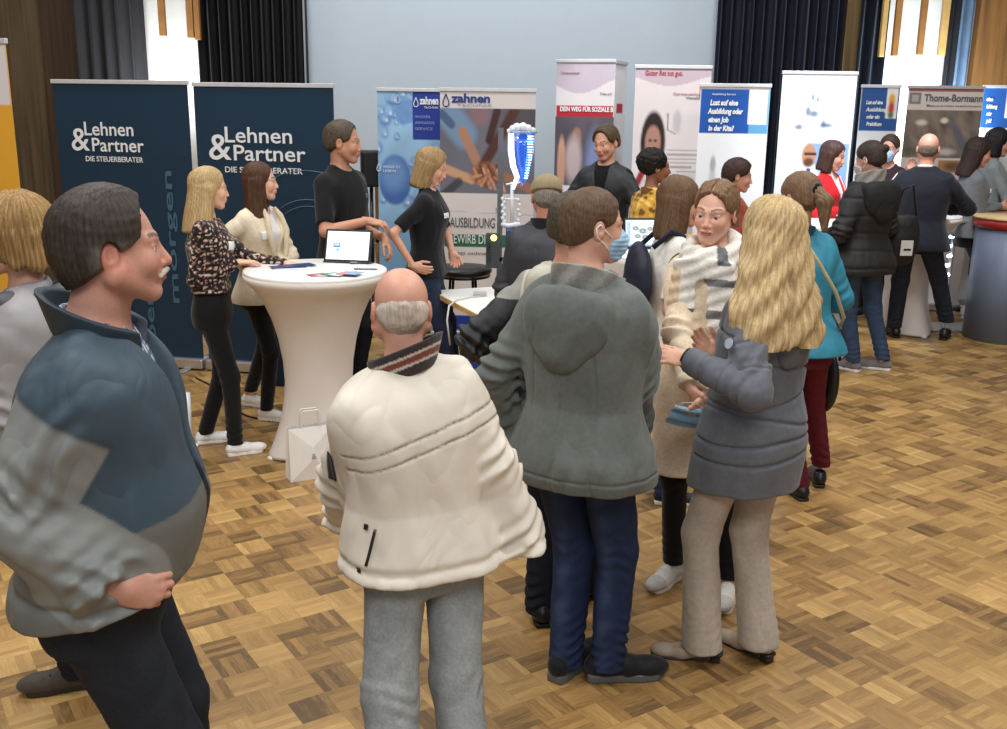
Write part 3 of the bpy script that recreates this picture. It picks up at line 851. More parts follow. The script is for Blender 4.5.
def person(label, head, Y, yaw, sex='m', h=None, res=None, skin=(205, 160, 138), hp=None, hair=None, group=None, **k):
    """head: pixel of the crown; Y: depth; yaw: 0 looks away from the camera, 90 to the right, 180 at it"""
    T = at_y(head[0], head[1], Y)
    H = k.get('H', T[2] / 1.0)
    lean = k.get('lean', 0.0); side = k.get('side', 0.0); hf = k.get('headfwd', .02)
    a = math.radians(yaw) + math.atan2(T[0], T[1]); f = np.array([math.sin(a), math.cos(a)]); r = np.array([math.cos(a), -math.sin(a)])
    O = T[:2] - f * (lean + hf - .012) - r * side
    S = Hum(H, sex, k.get('build', 1.0), k.get('belly', 0), lean, side, k.get('twist', 0), k.get('look', (0, 0, 0)), hf, k.get('stance', .095), k.get('sl', (0, 0)), k.get('hsc', 1.05))
    S.O = np.array([O[0], O[1], 0.0]); S.f3 = np.array([f[0], f[1], 0]); S.r3 = np.array([r[0], r[1], 0])
    def loc(P):
        v = np.asarray(P, float) - S.O
        return np.array([v @ S.r3, v @ S.f3, v[2]])
    S.loc = loc
    S.root = empty('person', (O[0], O[1], 0), -a, label, 'person', group)
    def vec(v):          # a world direction in the person's frame
        v = np.asarray(v, float); return np.array([v @ S.r3, v @ S.f3, v[2]])
    S.vec = vec
    for n in 'LR':
        if n in k.get('feet', {}):
            q = k['feet'][n]; P = loc(at_z(q[0], q[1], .0)); S.set_leg(n, (P[0], P[1]), q[2] if len(q) > 2 else 10, **(q[3] if len(q) > 3 else {}))
        if n in k.get('feetl', {}):
            q = k['feetl'][n]; S.set_leg(n, (q[0], q[1]), q[2])
        if n in k.get('arms', {}):
            q = dict(k['arms'][n]); w = q.pop('px', None)
            if w is not None: P = loc(at_y(w[0], w[1], Y + w[2]))
            else: P = np.array(q.pop('at'))
            if 'wdir' in q: q['dir'] = vec(q.pop('wdir'))
            if 'wpalm' in q: q['palm'] = vec(q.pop('wpalm'))
            if 'wpole' in q: q['pole'] = vec(q.pop('wpole'))
            S.set_arm(n, P, **q)
    S.h = res or max(.0045, min(.011, Y * .00125))
    hp = hp or {}
    # ---- body: one mesh, with finer grids for head and hands
    F = lambda p: S.body_f(p, hp)
    Vs = []; Qs = []; nv = 0
    def put(V, Q):
        nonlocal nv
        Vs.append(V); Qs.append(Q + nv); nv += len(V)
    zneck = S.hc[2] - .115 * S.s * S.hsc
    x0, x1 = min(S.sh['L'][0], S.arm['L']['w'][0], S.arm['L']['e'][0]) - .15, max(S.sh['R'][0], S.arm['R']['w'][0], S.arm['R']['e'][0]) + .15
    ys = [S.arm[n][j][1] for n in 'LR' for j in 'ew'] + [S.leg[n]['k'][1] for n in 'LR'] + [S.leg[n]['a'][1] for n in 'LR'] + [S.hc[1], 0]
    hh = S.h
    hb = min(hh * .72, .006)
    V, Q = surf(lambda p: S.body_f(p, hp, 'body'), (x0, min(ys) - .2, .03), (x1, max(ys) + .2, zneck + .01), max(hh * 1.3, .009)); put(V, Q)
    V, Q = surf(lambda p: S.body_f(p, hp, 'head'), S.hc + (-.17, -.17, -.115 * S.s * S.hsc - .012), S.hc + (.17, .17, .16), hb); put(V, Q)
    for n in 'LR':
        if S.arm[n]['hand']:
            w = S.arm[n]['w'] + S.arm[n]['dir'] * .08
            lo, hi = w - .125, w + .125
            V, Q = surf(lambda p: np.maximum(S.hand_f(p, n), -((p - S.arm[n]['w']) @ S.arm[n]['dir'] + .035)), lo, hi, max(.0032, min(.006, hh * .7))); put(V, Q)
    V = np.concatenate(Vs); Q = np.concatenate(Qs)
    C = skin_cols(S, V, skin, k.get('lips'), k.get('blush', .2), k.get('stubble', 0), k.get('brow'))
    S.body = mesh_obj('body', V, Q, mat(None, 'skin'), S.root, True, C)
    if k.get('eyes', True): eye_mesh(S, S.root, k.get('iris', (75, 62, 48)))
    if hair:
        st, colr, ho = hair
        ho = dict(ho or {}); L = ho.get('len', .2)
        lo = np.array([-.20, -.24, -(L + .06) if st in ('long', 'bob', 'tied') else -.12]); hi = np.array([.20, .16, .19])
        cr = np.array([S.from_head((x, y, z)) for x in (lo[0], hi[0]) for y in (lo[1], hi[1]) for z in (lo[2], hi[2])])
        Vh, Qh = surf(lambda p: hair_field(st, S.to_head(p), ho) * S.s, cr.min(0), cr.max(0), hb)
        c2 = ho.get('c2')
        base = lin(colr); q = S.to_head(Vh)
        cc = np.tile(base, (len(Vh), 1))
        ang = np.arctan2(q[:, 0], q[:, 1] + .02)
        stz = .5 + .5 * np.sin(ang * 37 + 3 * np.sin(q[:, 2] * 18)) * np.sin(ang * 83 + q[:, 2] * 10 + 1)
        if c2 is not None: cc = cc * (1 - stz[:, None]) + lin(c2) * stz[:, None]
        cf = ho.get('colf')
        if cf: cc = cf(q, cc)
        S.hair = mesh_obj('hair', Vh, Qh, mat(None, 'hair', rough=ho.get('rough', .55), spec=.25), S.root, True, cc)
    return S

def cloth_part(S, name, f, lo, hi, m, h=None, col=None, label=None, parent=None):
    V, Q = surf(f, lo, hi, h or S.h)
    C = None
    if col is not None: C = col(V)
    return mesh_obj(name, V, Q, m, parent or S.root, True, C, label)

def top(S, name, o, m, col=None, h=None, label=None):
    pts = [S.sh['L'], S.sh['R'], (-.24, -.22, o.get('hem', .47) * S.H), (.24, .24, .84 * S.H)]
    for n in 'LR': pts += [S.arm[n]['e'], S.arm[n]['w']]
    if o.get('prof'): w = max(o['prof'][1]) * S.s; pts += [(-w, -w * .8, 1), (w, w * .9, 1)]
    c = S.off(.82 * S.H); pts += [(c[0] - .15, c[1] - .15, .8 * S.H), (c[0] + .15, c[1] + .15, .87 * S.H)]
    lo, hi = bounds(S, pts, .11)
    lo[2] = max(lo[2], min(o.get('hem', .47) * S.H, min(S.arm[n]['w'][2] for n in 'LR') - .05) - .03)
    return cloth_part(S, name, garment_top(S, o), lo, hi, m, h, col, label)

def trousers(S, m, r=(.082, .062, .054), hem=.05, amp=.004, col=None, flare=0, top_z=.56, label=None, waist_t=.004, bag=1.0):
    zc = hem
    def f(p):
        d = S.torso(p, waist_t)
        d = smax(d, p[:, 2] - top_z * S.H, .01); d = smax(d, .445 * S.H - p[:, 2], .03)
        for n in 'LR':
            l = S.leg[n]; s = S.s; r1, r2, r3 = [x * s for x in r]
            K, A, hip = l['k'], l['a'], S.hip[n]
            e = smin(rc(p, hip - (0, 0, .02), K, r1, r2), rc(p, K, A - (0, .01, .03) + (0, 0, 0), r2, r3), .03)
            t = (p[:, 2] - A[2]) / (K[2] - A[2])
            ring = np.exp(-((t - .08) / .28) ** 2) * 1.0 + np.exp(-((t - 1) / .2) ** 2) * .5
            e = e - bag * .0045 * ring * (.4 + .6 * np.sin(p[:, 0] * 30 + p[:, 1] * 17 + p[:, 2] * 6)) * np.sin(p[:, 2] / .045 * 6.28 + 3 * np.sin(p[:, 1] * 22 + p[:, 0] * 28 + 3 * (n == 'L')) + 3 * np.sin(p[:, 2] * 7))
            if flare: e = e - flare * np.clip((.25 - p[:, 2] / S.H) / .2, 0, 1)
            e = smax(e, (A[2] - .048 * S.H) + zc - p[:, 2], .006)
            d = smin(d, e, .028) if n == 'L' else np.minimum(smin(d, e, .018), d)
        return d - drape(p, amp, 3, 12)
    ks = [S.leg[n][j] for n in 'LR' for j in 'ka'] + [(-.2, -.2, .56 * S.H), (.2, .22, .1)]
    lo, hi = bounds(S, ks, .13); lo[2] = .0
    return cloth_part(S, 'trousers', f, lo, hi, m, None, col, label)

def shoes(S, upper=(30, 30, 32), sole=(225, 225, 220), kind='sneaker', L=None, which='LR', lace=None, toe=None):
    L = L or (.285 if S.sex == 'm' else .25) * S.s
    for n in which:
        l = S.leg[n]; A = l['a']; fd = l['fd']; sd = np.array([fd[1], -fd[0], 0]); g = -1 if n == 'L' else 1
        R = np.stack([sd, fd, (0, 0, 1)], 1)
        o = np.array([A[0], A[1], l['lift']])
        k = L / .285
        tip = math.radians(l.get('tip', 0))
        Rt = np.array(Matrix.Rotation(tip, 3, 'X'))
        R = R @ Rt
        def Q(p): return (p - o) @ R / k
        heel = .030 if kind == 'pump' else 0
        def f(p):
            q = Q(p)
            if kind == 'pump':
                hz = heel * np.clip((.06 - q[:, 1]) / .10, 0, 1)
                q = q.copy(); q[:, 2] -= hz
                d = rc(q, (0, -.045, .028), (0, .07, .024), .031, .036)
                d = smin(d, ell(q, (g * -.004, .13, .018), (.036, .055, .026)), .02)
                d = smax(d, -ell(q, (0, .03, .075), (.030, .085, .050)), .006)
                d = smax(d, .006 - q[:, 2], .004)
                return d * k
            d = rc(q, (0, -.045, .050), (0, .055, .048), .038, .041)
            d = smin(d, ell(q, (g * -.006, .125, .036), (.047, .085, .038)), .03)
            ankle = rc(q, (0, -.02, .055), (0, -.022, .095 if kind != 'sneaker' else .088), .040, .037)
            d = smin(d, ankle, .02)
            d = smax(d, -rc(q, (0, -.020, .09), (0, -.02, .2), .028, .03), .005)
            d = smax(d, .018 - q[:, 2], .004)
            d = smax(d, q[:, 2] - .095, .006)
            return d * k
        lo = o - .26 * k; hi = o + .26 * k; lo[2] = o[2] - .02 - (.1 if tip else 0); hi[2] = o[2] + .16 + (.1 if tip else 0)
        hs = max(.004, S.h * .75)
        def cf(V):
            q = Q(V); c = np.tile(lin(upper), (len(V), 1))
            if toe is not None: c[q[:, 1] > .13] = lin(toe)
            return c
        V, F = surf(f, lo, hi, hs)
        sh = mesh_obj('shoe', V, F, mat(None, 'leather' if kind in ('pump', 'dress') else 'cloth', rough=.35 if kind == 'dress' else .6), S.root, True, cf(V))
        def fs(p):
            q = Q(p)
            w = np.interp(q[:, 1], [-.085, -.04, .02, .1, .16, .2], [.030, .037, .034, .046, .040, .020])
            out = np.hypot(np.clip(np.abs(q[:, 0] + g * .004 * (q[:, 1] > .05)) - w * .75, 0, None), 0) - w * .25
            yy = np.maximum(q[:, 1] - .185, -.082 - q[:, 1])
            rr = smax(out, yy, .03)
            if kind == 'pump':
                w2 = np.interp(q[:, 1], [-.08, 0, .1, .16, .19], [.028, .024, .036, .030, .012])
                rr = smax(np.abs(q[:, 0]) - w2, yy, .02)
                hz = heel * np.clip((.06 - q[:, 1]) / .10, 0, 1)
                plate = smax(rr, np.abs(q[:, 2] - hz - .004) - .005, .003)
                hl = smax(np.abs(q[:, 0]) - .021, np.abs(q[:, 1] + .054) - .019, .008); hl = smax(hl, np.abs(q[:, 2] - .018) - .018, .003)
                return smin(plate, hl, .004) * k
            th = .030 if kind == 'sneaker' else .020
            return smax(rr, np.abs(q[:, 2] - th / 2) - th / 2, .006) * k
        V, F = surf(fs, lo, hi, hs)
        mesh_obj('sole', V, F, mat(sole, 'plastic', .5), sh, True)
        if lace is not None:
            mb = MB()
            for i in range(4):
                y = .045 + .022 * i; z = .095 - .30 * (y - .03)
                P = [(x, y + .003 * abs(x) / .02, z - .28 * abs(x)) for x in (-.024, -.012, 0, .012, .024)]
                mb.tube([o + R @ (np.array(v) * k) for v in P], .0032 * k, 5)
            mb.build('laces', mat(lace, 'cloth'), sh, True)

def face_mask(S, color=(150, 195, 225), hp=None):
    hp = hp or {}
    def f(p):
        q = S.to_head(p)
        hd = head_field(q, S.sex, **hp)
        reg = ell(q, (0, .072, -.054), (.068, .062, .056))
        d = smax(smin(hd, ell(q, (0, .082, -.05), (.034, .030, .036)), .03) - .006, reg, .006)
        d = d + .0012 * np.sin(q[:, 2] * 420)
        return d * S.s
    for g in (-1, 1):
        MB().tube([S.from_head(v) for v in ((g * .056, .050, -.030), (g * .074, .022, -.010), (g * .084, -.008, .016), (g * .088, -.022, .004), (g * .085, -.014, -.024), (g * .070, .020, -.050), (g * .058, .040, -.070))], .0024 * S.s, 6).build('ear_loop', mat((226, 232, 238), 'cloth'), S.root, True)
    return cloth_part(S, 'face_mask', f, S.hc - .16, S.hc + .16, mat(color, 'cloth', .8), min(S.h * .7, .005))

def ring_collar(S, name, m, r=.072, z=(.815, .865), th=.006, tilt=.25, gap=0.0, fl=.0, label=None, tx=.0, cy=.0, ry=1.0, wav=0.0, col=None):
    """a standing collar around the neck; gap opens it at the front"""
    H = S.H; c = S.off(.83 * H)
    def f(p):
        x = p[:, 0] - c[0]; y = (p[:, 1] - c[1] - cy) / ry
        zz = p[:, 2] + tilt * y - tx * x
        t = np.clip((zz / H - z[0]) / (z[1] - z[0]), 0, 1)
        R = (r + fl * t) * S.s
        d = np.abs(np.hypot(x, y) - R + wav * np.sin(np.arctan2(x, y) * 7 + p[:, 2] * 60)) - th
        d = smax(d, np.maximum(z[0] * H - zz, zz - z[1] * H), .005)
        if gap:
            g = np.maximum(np.abs(x) - (gap * (.25 + .75 * t)), -y); d = smax(d, -g, .005)
        return d
    cc = np.array([c[0], c[1] + cy, .84 * H])
    return cloth_part(S, name, f, cc - (.19, .19, .14), cc + (.19, .19, .14), m, max(.0035, S.h * .7), col, label)

def patch(S, name, f_surface, center, nrm, w, hgt, m, off=.004, th=.002, rot=0.0, label=None, n=7):
    """a small flat thing laid on a garment surface (badge, logo, pocket flap): marched onto it"""
    c = np.asarray(center, float); nr = np.asarray(nrm, float); nr = nr / np.linalg.norm(nr)
    up = np.array([0, 0, 1.0]); u = np.cross(up, nr); u /= np.linalg.norm(u); v = np.cross(nr, u)
    cr, sr = math.cos(rot), math.sin(rot); u, v = u * cr + v * sr, v * cr - u * sr
    g = [(i / (n - 1) - .5, j / (n - 1) - .5) for j in range(n) for i in range(n)]
    P = np.array([c + u * a * w + v * b * hgt for a, b in g]) + nr * .25
    for _ in range(40):
        d = f_surface(P); P = P - nr * np.clip(d, -.02, .05)[:, None] * .8
    P = P + nr * off
    F = [(j * n + i, j * n + i + 1, (j + 1) * n + i + 1, (j + 1) * n + i) for j in range(n - 1) for i in range(n - 1)]
    o = mesh_obj(name, P, F, m, S.root, True, None, label)
    s = o.modifiers.new('thickness', 'SOLIDIFY'); s.thickness = th; s.offset = 1
    return o

def hood(S, m, size=1.0, z=.80, back=.10, label=None, front=.09, name='hood', drop=.0):
    """a hood lying down on the shoulders, open round the neck"""
    c = S.off(.83 * S.H); s = S.s * size; zz = z * S.H
    C = np.array([c[0], c[1], zz])
    def f(p):
        q = (p - C) / s
        m2 = q.copy(); m2[:, 0] = np.abs(q[:, 0])
        d = ell(q, (0, -back, -.01 - drop), (.125, .055, .085 + drop))
        d = smin(d, ell(q, (0, -back - .012, -.085 - drop), (.058, .032, .052)), .03)
        d = smin(d, rc(m2, (.078, -.085, .022), (.088, .03, .022), .034, .026), .05)
        d = smin(d, rc(m2, (.085, .03, .030), (.03, front, -.02), .026, .016), .03)
        d = smax(d, -ell(q, (0, -back + .045, .055), (.085, .052, .055)), .015)
        d = smax(d, -rc(q, (0, -.01, -.1), (0, .01, .2), .062, .066), .01)
        return d * s - .006 * fnoise(p, 26, 3) - .006 * np.abs(fnoise(p * np.array([1, 1, .6]), 20, 8))
    return cloth_part(S, name, f, C - .26, C + .26, m, None, None, label)

def cap_hat(S, m, brim=True):
    def f(p):
        q = S.to_head(p)
        d = ell(q, (0, -.012, .045), (.089, .108, .088))
        d = smax(d, (.030 - .12 * (q[:, 1] + .02)) - q[:, 2], .005)
        if brim:
            b = np.hypot(q[:, 0] / 1.0, (q[:, 1] - .085) / .95) - .072
            b = smax(b, np.abs(q[:, 2] - (.036 - .9 * q[:, 0] ** 2 * 6 - .15 * (q[:, 1] - .08))) - .004, .002)
            b = smax(b, .06 - q[:, 1], .004)
            d = smin(d, b, .006)
        d = d + .0015 * np.exp(-(np.abs(np.sin(np.arctan2(q[:, 0], q[:, 1] + .012) * 3)) / .03) ** 2)
        return d * S.s
    return cloth_part(S, 'cap', f, S.hc - (.17, .17, .05), S.hc + (.17, .22, .17), m, min(S.h, .006))

def tube_part(S, name, pts, r, m, label=None, n=8):
    return MB().tube([np.asarray(q, float) for q in pts], r, n).build(name, m, S.root, True, label=label)
# ================================================================ the people
BLACK = (20, 20, 23)
def zpx(px, py, Y): return float(at_y(px, py, Y)[2])
def arm_t(S, V, n):
    """share of the way down the sleeve (0 shoulder, 1 elbow, 2 wrist) and distance from its axis"""
    a = S.arm[n]; A, E, W_ = S.sh[n], a['e'], a['w']
    def seg(a_, b_):
        ba = b_ - a_; t = np.clip((V - a_) @ ba / (ba @ ba), 0, 1); return t, np.linalg.norm(V - a_ - t[:, None] * ba, axis=1)
    t1, d1 = seg(A, E); t2, d2 = seg(E, W_)
    return np.where(d1 <= d2, t1, 1 + t2), np.minimum(d1, d2)

# ---- elderly man in the left foreground, right profile
S = person('man with moustache in a blue and grey jacket, left foreground, hand in pocket', (101, 191), 2.28, 99, 'm', skin=(206, 152, 132), res=.0055,
           hsc=1.01, feetl=dict(L=(-.10, .16, 14), R=(.10, .12, 8)), build=1.24, belly=.085, lean=.03, headfwd=.045, look=(-9, 3, 0), brow=(72, 62, 56), hp=dict(chub=1.0, nose=1.15, jaw=1.08), stubble=.25, blush=.5,
           hair=('short', (46, 38, 34), dict(vol=.012, line=.016, nape=.035, c2=(70, 60, 54), amp=.0016,
                 colf=lambda q, c: c + (lin((120, 114, 110)) - c) * (sm01((q[:, 1] + .06) / .04) * sm01((.035 - q[:, 2]) / .03) * .8)[:, None])),
           arms=dict(R=dict(px=(116, 588, -.25), wpole=(-1, -.2, -.2), dir=(-.15, .9, -.25), palm=(-1, 0, -.2), curl=.85, thumb=.6),
                     L=dict(at=(-.25, -.02, .84), dir=(.3, .4, -.8))),)
H = S.H
def c1(V):
    c = np.tile(lin((58, 78, 92)), (len(V), 1))
    def mixc(w, col):
        nonlocal c
        w = np.clip(w, 0, 1)[:, None]; c = c * (1 - w) + lin(col) * w
    low = sm01((.605 * H + .22 * V[:, 1] - V[:, 2]) / .006 + .5)
    mixc(low, (106, 108, 104))
    for n in 'LR':
        t, d = arm_t(S, V, n); g = -1 if n == 'L' else 1
        out = g * (V[:, 0] - S.sh[n][0]) + .055
        m_ = sm01((t - .24) / .03 + .5) * sm01((out + .02 * t) / .008 + .5)
        m_ = m_ * sm01((.125 - d) / .006); m_ = np.maximum(m_, sm01((t - .8) / .1) * sm01((.125 - d) / .006))
        e = np.exp(-((t - .24) / .022) ** 2) * (d < .125) * (out > -.01)
        mixc(m_, (132, 136, 134)); mixc(e * .7, (40, 54, 66))
    mixc(sm01((V[:, 1] - .10) / .01) * sm01((.018 - np.abs(V[:, 0])) / .004), (26, 28, 32))
    return c
top(S, 'shirt', dict(t=-.004, hem=.62, upto=.2, r=(.03, .03, .03), neck=(.060, 1), neckz=.83, amp=.003), mat(None, 'cloth'),
    lambda V: np.where((((V[:, 0] * 34) % 1 < .35) | ((V[:, 2] * 30) % 1 < .35))[:, None], lin((70, 90, 130)), lin((196, 202, 212))))
top(S, 'jacket', dict(t=.032, hem=.507, hemtilt=.20, r=(.080, .074, .060), k=.06, amp=.010, ring=.010, waist=1, vneck=(.60, .085), neck=(.080, 1), neckz=.80, flare=.03, seed=2, upto=dict(L=1, R=.94)), mat(None, 'shell', .62, bump=.12), c1, h=.0055)
ring_collar(S, 'shirt_collar', mat(None, 'cloth'), r=.068, z=(.815, .853), th=.004, tilt=.30, gap=.03, col=lambda V: np.where(((((np.arctan2(V[:, 0], V[:, 1]) * 9) % 1 < .4)) | ((V[:, 2] * 50) % 1 < .4))[:, None], lin((64, 84, 140)), lin((200, 206, 216))))
ring_collar(S, 'collar', mat((42, 60, 72), 'shell'), r=.082, z=(.812, .858), th=.010, tilt=.42, gap=.07, fl=.026)
trousers(S, mat((40, 44, 52), 'denim', var=.18), r=(.100, .078, .070), amp=.006, waist_t=.012)
shoes(S, (40, 34, 30), (20, 20, 20), 'dress')
def mous(p):
    q = S.to_head(p); m = q.copy(); m[:, 0] = np.abs(q[:, 0])
    d = rc(m, (0, .099, -.049), (.027, .086, -.060), .0085, .0055)
    return (d + .0012 * np.sin(m[:, 0] * 900 + q[:, 2] * 300)) * S.s
cloth_part(S, 'moustache', mous, S.hc - .16, S.hc + .16, mat((196, 188, 178), 'hair', .6), .003)

# ---- blonde person behind him at the left edge
S = person('person with tousled blonde hair and light grey jacket at the left edge', (13, 196), 3.2, -80, 'f', skin=(205, 158, 136), look=(-10, 0, 0),
           hair=('bob', (122, 92, 56), dict(len=.085, vol=.014, flare=.006, c2=(176, 144, 92), amp=.003, wave=.6, part=None, seed=3)), build=1.15, brow=(120, 90, 60),
           feet=dict(L=(80, 686, 4), R=(118, 668, 6)), arms=dict(L=dict(at=(-.10, .30, 1.05)), R=dict(at=(.2, .25, 1.0))))
top(S, 'jacket', dict(t=.035, hem=.48, r=(.072, .06, .05), k=.06, amp=.008, ring=.009, neck=(.07, 1), neckz=.82), mat((158, 156, 158), 'shell'))
hood(S, mat((74, 76, 82), 'shell'), 1.15, .80)
trousers(S, mat((36, 38, 46), 'denim'), r=(.090, .070, .062))
shoes(S, (84, 74, 66), (50, 44, 40), 'sneaker', L=.28, lace=(60, 54, 48))

# ---- blonde woman in the flowered blouse
S = person('blonde woman in a dark flowered blouse resting her hand on the large table', (206, 167), 5.95, 100, 'f', skin=(228, 178, 152), look=(-18, -4, 0), brow=(150, 115, 75), hp=dict(nose=.85),
           hair=('long', (164, 134, 92), dict(len=.26, vol=.004, flare=.035, back=.045, fy=.03, open=.055, c2=(202, 176, 128), part=0, seed=1)),
           feet=dict(L=(207, 443, 20), R=(238, 455, -22)), res=.0065,
           arms=dict(R=dict(px=(236, 263, -.02), wpole=(-.5, -.2, -1), wdir=(1, .2, .1), wpalm=(0, 0, -1), curl=.2),
                     L=dict(at=(-.08, .42, 1.10), pole=(-.6, -.3, -1), dir=(.3, 1, 0), palm=(0, 0, -1), curl=.3)))
def fl(V):
    a = fnoise(V, 150, 1); b = fnoise(V + 3, 170, 2); c = np.tile(lin((30, 26, 28)), (len(V), 1))
    c[a > .36] = lin((206, 186, 168)); c[b > .50] = lin((150, 92, 80)); return c
top(S, 'blouse', dict(t=.016, hem=.575, r=(.056, .052, .034), amp=.006, ring=.006, neck=(.056, 1), neckz=.825, flare=.012), mat(None, 'cloth', .7), fl)
tf = garment_top(S, dict(t=.016, hem=.575, r=(.056, .052, .034), amp=.006))
patch(S, 'name_badge', tf, (.0 + .05, .12, .735 * S.H), (.35, 1, 0), .075, .05, mat((240, 240, 242), 'plastic'), .004, rot=-.15)
trousers(S, mat(BLACK, 'cloth'), r=(.080, .055, .046), hem=.065, top_z=.60, amp=.003)
shoes(S, (236, 236, 234), (240, 240, 238), 'sneaker', lace=(225, 225, 222))

# ---- woman in the cream blazer
S = person('brown haired woman in a cream blazer between the blonde woman and the table', (258, 162), 6.55, 128, 'f', skin=(228, 178, 152), look=(-32, 0, 0), brow=(70, 48, 36), hp=dict(nose=.85, smile=.4),
           hair=('long', (62, 40, 30), dict(len=.22, vol=.003, flare=.035, back=.0, fy=.035, open=.052, c2=(92, 62, 44), part=.01, seed=4)), res=.0065,
           feet=dict(R=(268, 420, -12), L=(250, 405, 10)),
           arms=dict(R=dict(px=(243, 264, -.12), wpole=(-.5, -.3, -1), wdir=(.9, -.3, 0), wpalm=(0, 0, -1), curl=.4),
                     L=dict(px=(276, 268, -.12), wpole=(.5, .0, -1), wdir=(-.6, -.6, 0), wpalm=(0, 0, -1), curl=.4)))
top(S, 'top', dict(t=.004, hem=.52, upto=.3, neck=(.062, 1), neckz=.805, amp=.002), mat((232, 230, 228), 'cloth'))
top(S, 'blazer', dict(t=.022, hem=.475, r=(.056, .047, .038), amp=.005, ring=.005, vneck=(.60, .085), neck=(.07, 1), neckz=.80, flare=.03), mat((228, 214, 188), 'cloth', .8))
tf = garment_top(S, dict(t=.022, r=(.056, .047, .038), amp=.005))
patch(S, 'name_badge', tf, (.085, .12, .735 * S.H), (.25, 1, 0), .09, .055, mat((240, 242, 246), 'plastic'), .004, rot=.08)
for g in (-1, 1):
    V_ = [(g * .012, .148, .60 * S.H), (g * .062, .150, .66 * S.H), (g * .088, .140, .745 * S.H), (g * .070, .112, .80 * S.H), (g * .055, .075, .83 * S.H)]
    tube_part(S, 'lapel', V_, [.006, .016, .020, .017, .012], mat((222, 206, 178), 'cloth'))
trousers(S, mat(BLACK, 'cloth'), r=(.076, .052, .044), hem=.07, amp=.003)
shoes(S, (226, 222, 212), (236, 234, 228), 'sneaker', lace=(205, 200, 190))

# ---- man in the black polo shirt
def polo(S, col=(22, 23, 27), up=.42, r=(.058, .050, .04), t=.012, hem=.49):
    o = dict(t=t, hem=hem, upto=up, r=r, amp=.006, neck=(.058, 1), neckz=.83, flare=.014)
    top(S, 'polo_shirt', o, mat(col, 'cloth'))
    ring_collar(S, 'collar', mat(col, 'cloth'), r=.062, z=(.818, .845), th=.005, tilt=.35, gap=.03, fl=.008)
    return garment_top(S, o)
S = person('man in a black polo shirt with forearms crossed behind the large table', (341, 121), 7.0, 128, 'm', skin=(204, 148, 120), look=(-26, -4, 0), brow=(60, 48, 40), hp=dict(smile=.3), stubble=.35,
           hair=('short', (66, 56, 46), dict(vol=.004, line=.008, c2=(92, 80, 66), amp=.002)),
           arms=dict(R=dict(px=(367, 221, -.18), wpole=(-.3, -.6, -1), wdir=(1, .1, -.15), wpalm=(0, .3, -1), curl=.35),
                     L=dict(px=(384, 238, -.06), wpole=(-.4, .6, -1), wdir=(.6, -.3, -1), wpalm=(-.6, 0, -.5), curl=.4)), feet=dict())
tf = polo(S)
patch(S, 'chest_logo', tf, (-.09, .13, .745 * S.H), (-.2, 1, 0), .035, .03, mat((96, 118, 150), 'print'), .003)
trousers(S, mat((30, 32, 38), 'denim')); shoes(S, (30, 28, 28), (24, 24, 24), 'dress')

# ---- woman in the black polo shirt
S = person('woman with shoulder length blonde hair in a black polo shirt beside the desk', (430, 148), 7.2, 98, 'f', skin=(222, 168, 142), look=(0, -20, 0), brow=(130, 100, 70), hp=dict(smile=.4, nose=.9), build=1.12, lean=.02,
           hair=('bob', (134, 108, 72), dict(len=.155, vol=.006, flare=.012, open=.058, c2=(178, 150, 106), part=.0, seed=6, fy=.01)), res=.0075,
           arms=dict(R=dict(px=(413, 266, -.24), wpole=(-1, -.3, -.3), wdir=(1, -.1, -.35), wpalm=(.2, .6, .1), curl=.3),
                     L=dict(px=(452, 252, .04), wpole=(.2, 1, -.5), wdir=(.3, 0, -1), curl=.6)), feet=dict(R=(452, 396, 10), L=(456, 385, 8)))
tf = polo(S, (24, 25, 30), .40, (.056, .050, .04), .014, .50)
patch(S, 'name_badge', tf, (.085, .14, .742 * S.H), (.5, 1, 0), .075, .035, mat((236, 236, 238), 'plastic'), .004)
trousers(S, mat((44, 54, 78), 'denim'), r=(.084, .06, .05)); shoes(S, (40, 40, 44), (220, 220, 220))

# ---- bald man in the cream jacket, seen from behind
S = person('bald elderly man in a cream white jacket seen from behind in the foreground', (402, 268), 2.75, -24, 'm', skin=(212, 158, 136), res=.0055, build=1.10, belly=.06, lean=.05, headfwd=.03, look=(18, -6, 0), hp=dict(chub=.8), blush=.5, sl=(-.030, .010), side=-.03,
           hair=('fringe', (190, 176, 162), dict(vol=.0015, top=.028, c2=(206, 196, 186), amp=.001, rough=.7)),
           arms=dict(L=dict(px=(352, 520, .22), wpole=(-1, -.9, -.4), curl=.5, dir=(.6, .9, .1)), R=dict(px=(521, 540, .04), wpole=(.4, -1, -.2), curl=.4, dir=(-.1, .8, -.5))),
           feet=dict(L=(398, 905, 12), R=(475, 880, 12)))
H = S.H
def ex(S, p, d):          # yoke seams across the back and a pocket welt at the side
    for k, z0 in ((0, .745), (1, .718)):
        z = z0 * S.H + .24 * p[:, 0] - .35 * p[:, 0] ** 2
        d = d + .0055 * np.exp(-((p[:, 2] - z) / .0035) ** 2) * (p[:, 1] < .02) * (np.abs(p[:, 0]) < .25)
    return d
o7 = dict(t=.030, hem=.487, r=(.072, .068, .056), k=.05, amp=.015, ring=.013, waist=1, neck=(.076, 1), neckz=.825, flare=.035, extra=ex, seed=7)
def c7(V):
    c = np.tile(lin((226, 218, 204)), (len(V), 1))
    for z0 in (.745, .718):
        z = z0 * H + .24 * V[:, 0] - .35 * V[:, 0] ** 2
        w = (np.exp(-((V[:, 2] - z) / .003) ** 2) * (V[:, 1] < .02) * (np.abs(V[:, 0]) < .25) * .75)[:, None]; c = c * (1 - w) + lin((110, 102, 96)) * w
    return c
top(S, 'jacket', o7, mat(None, 'shell', .7, bump=.15, var=.04), c7, h=.006)
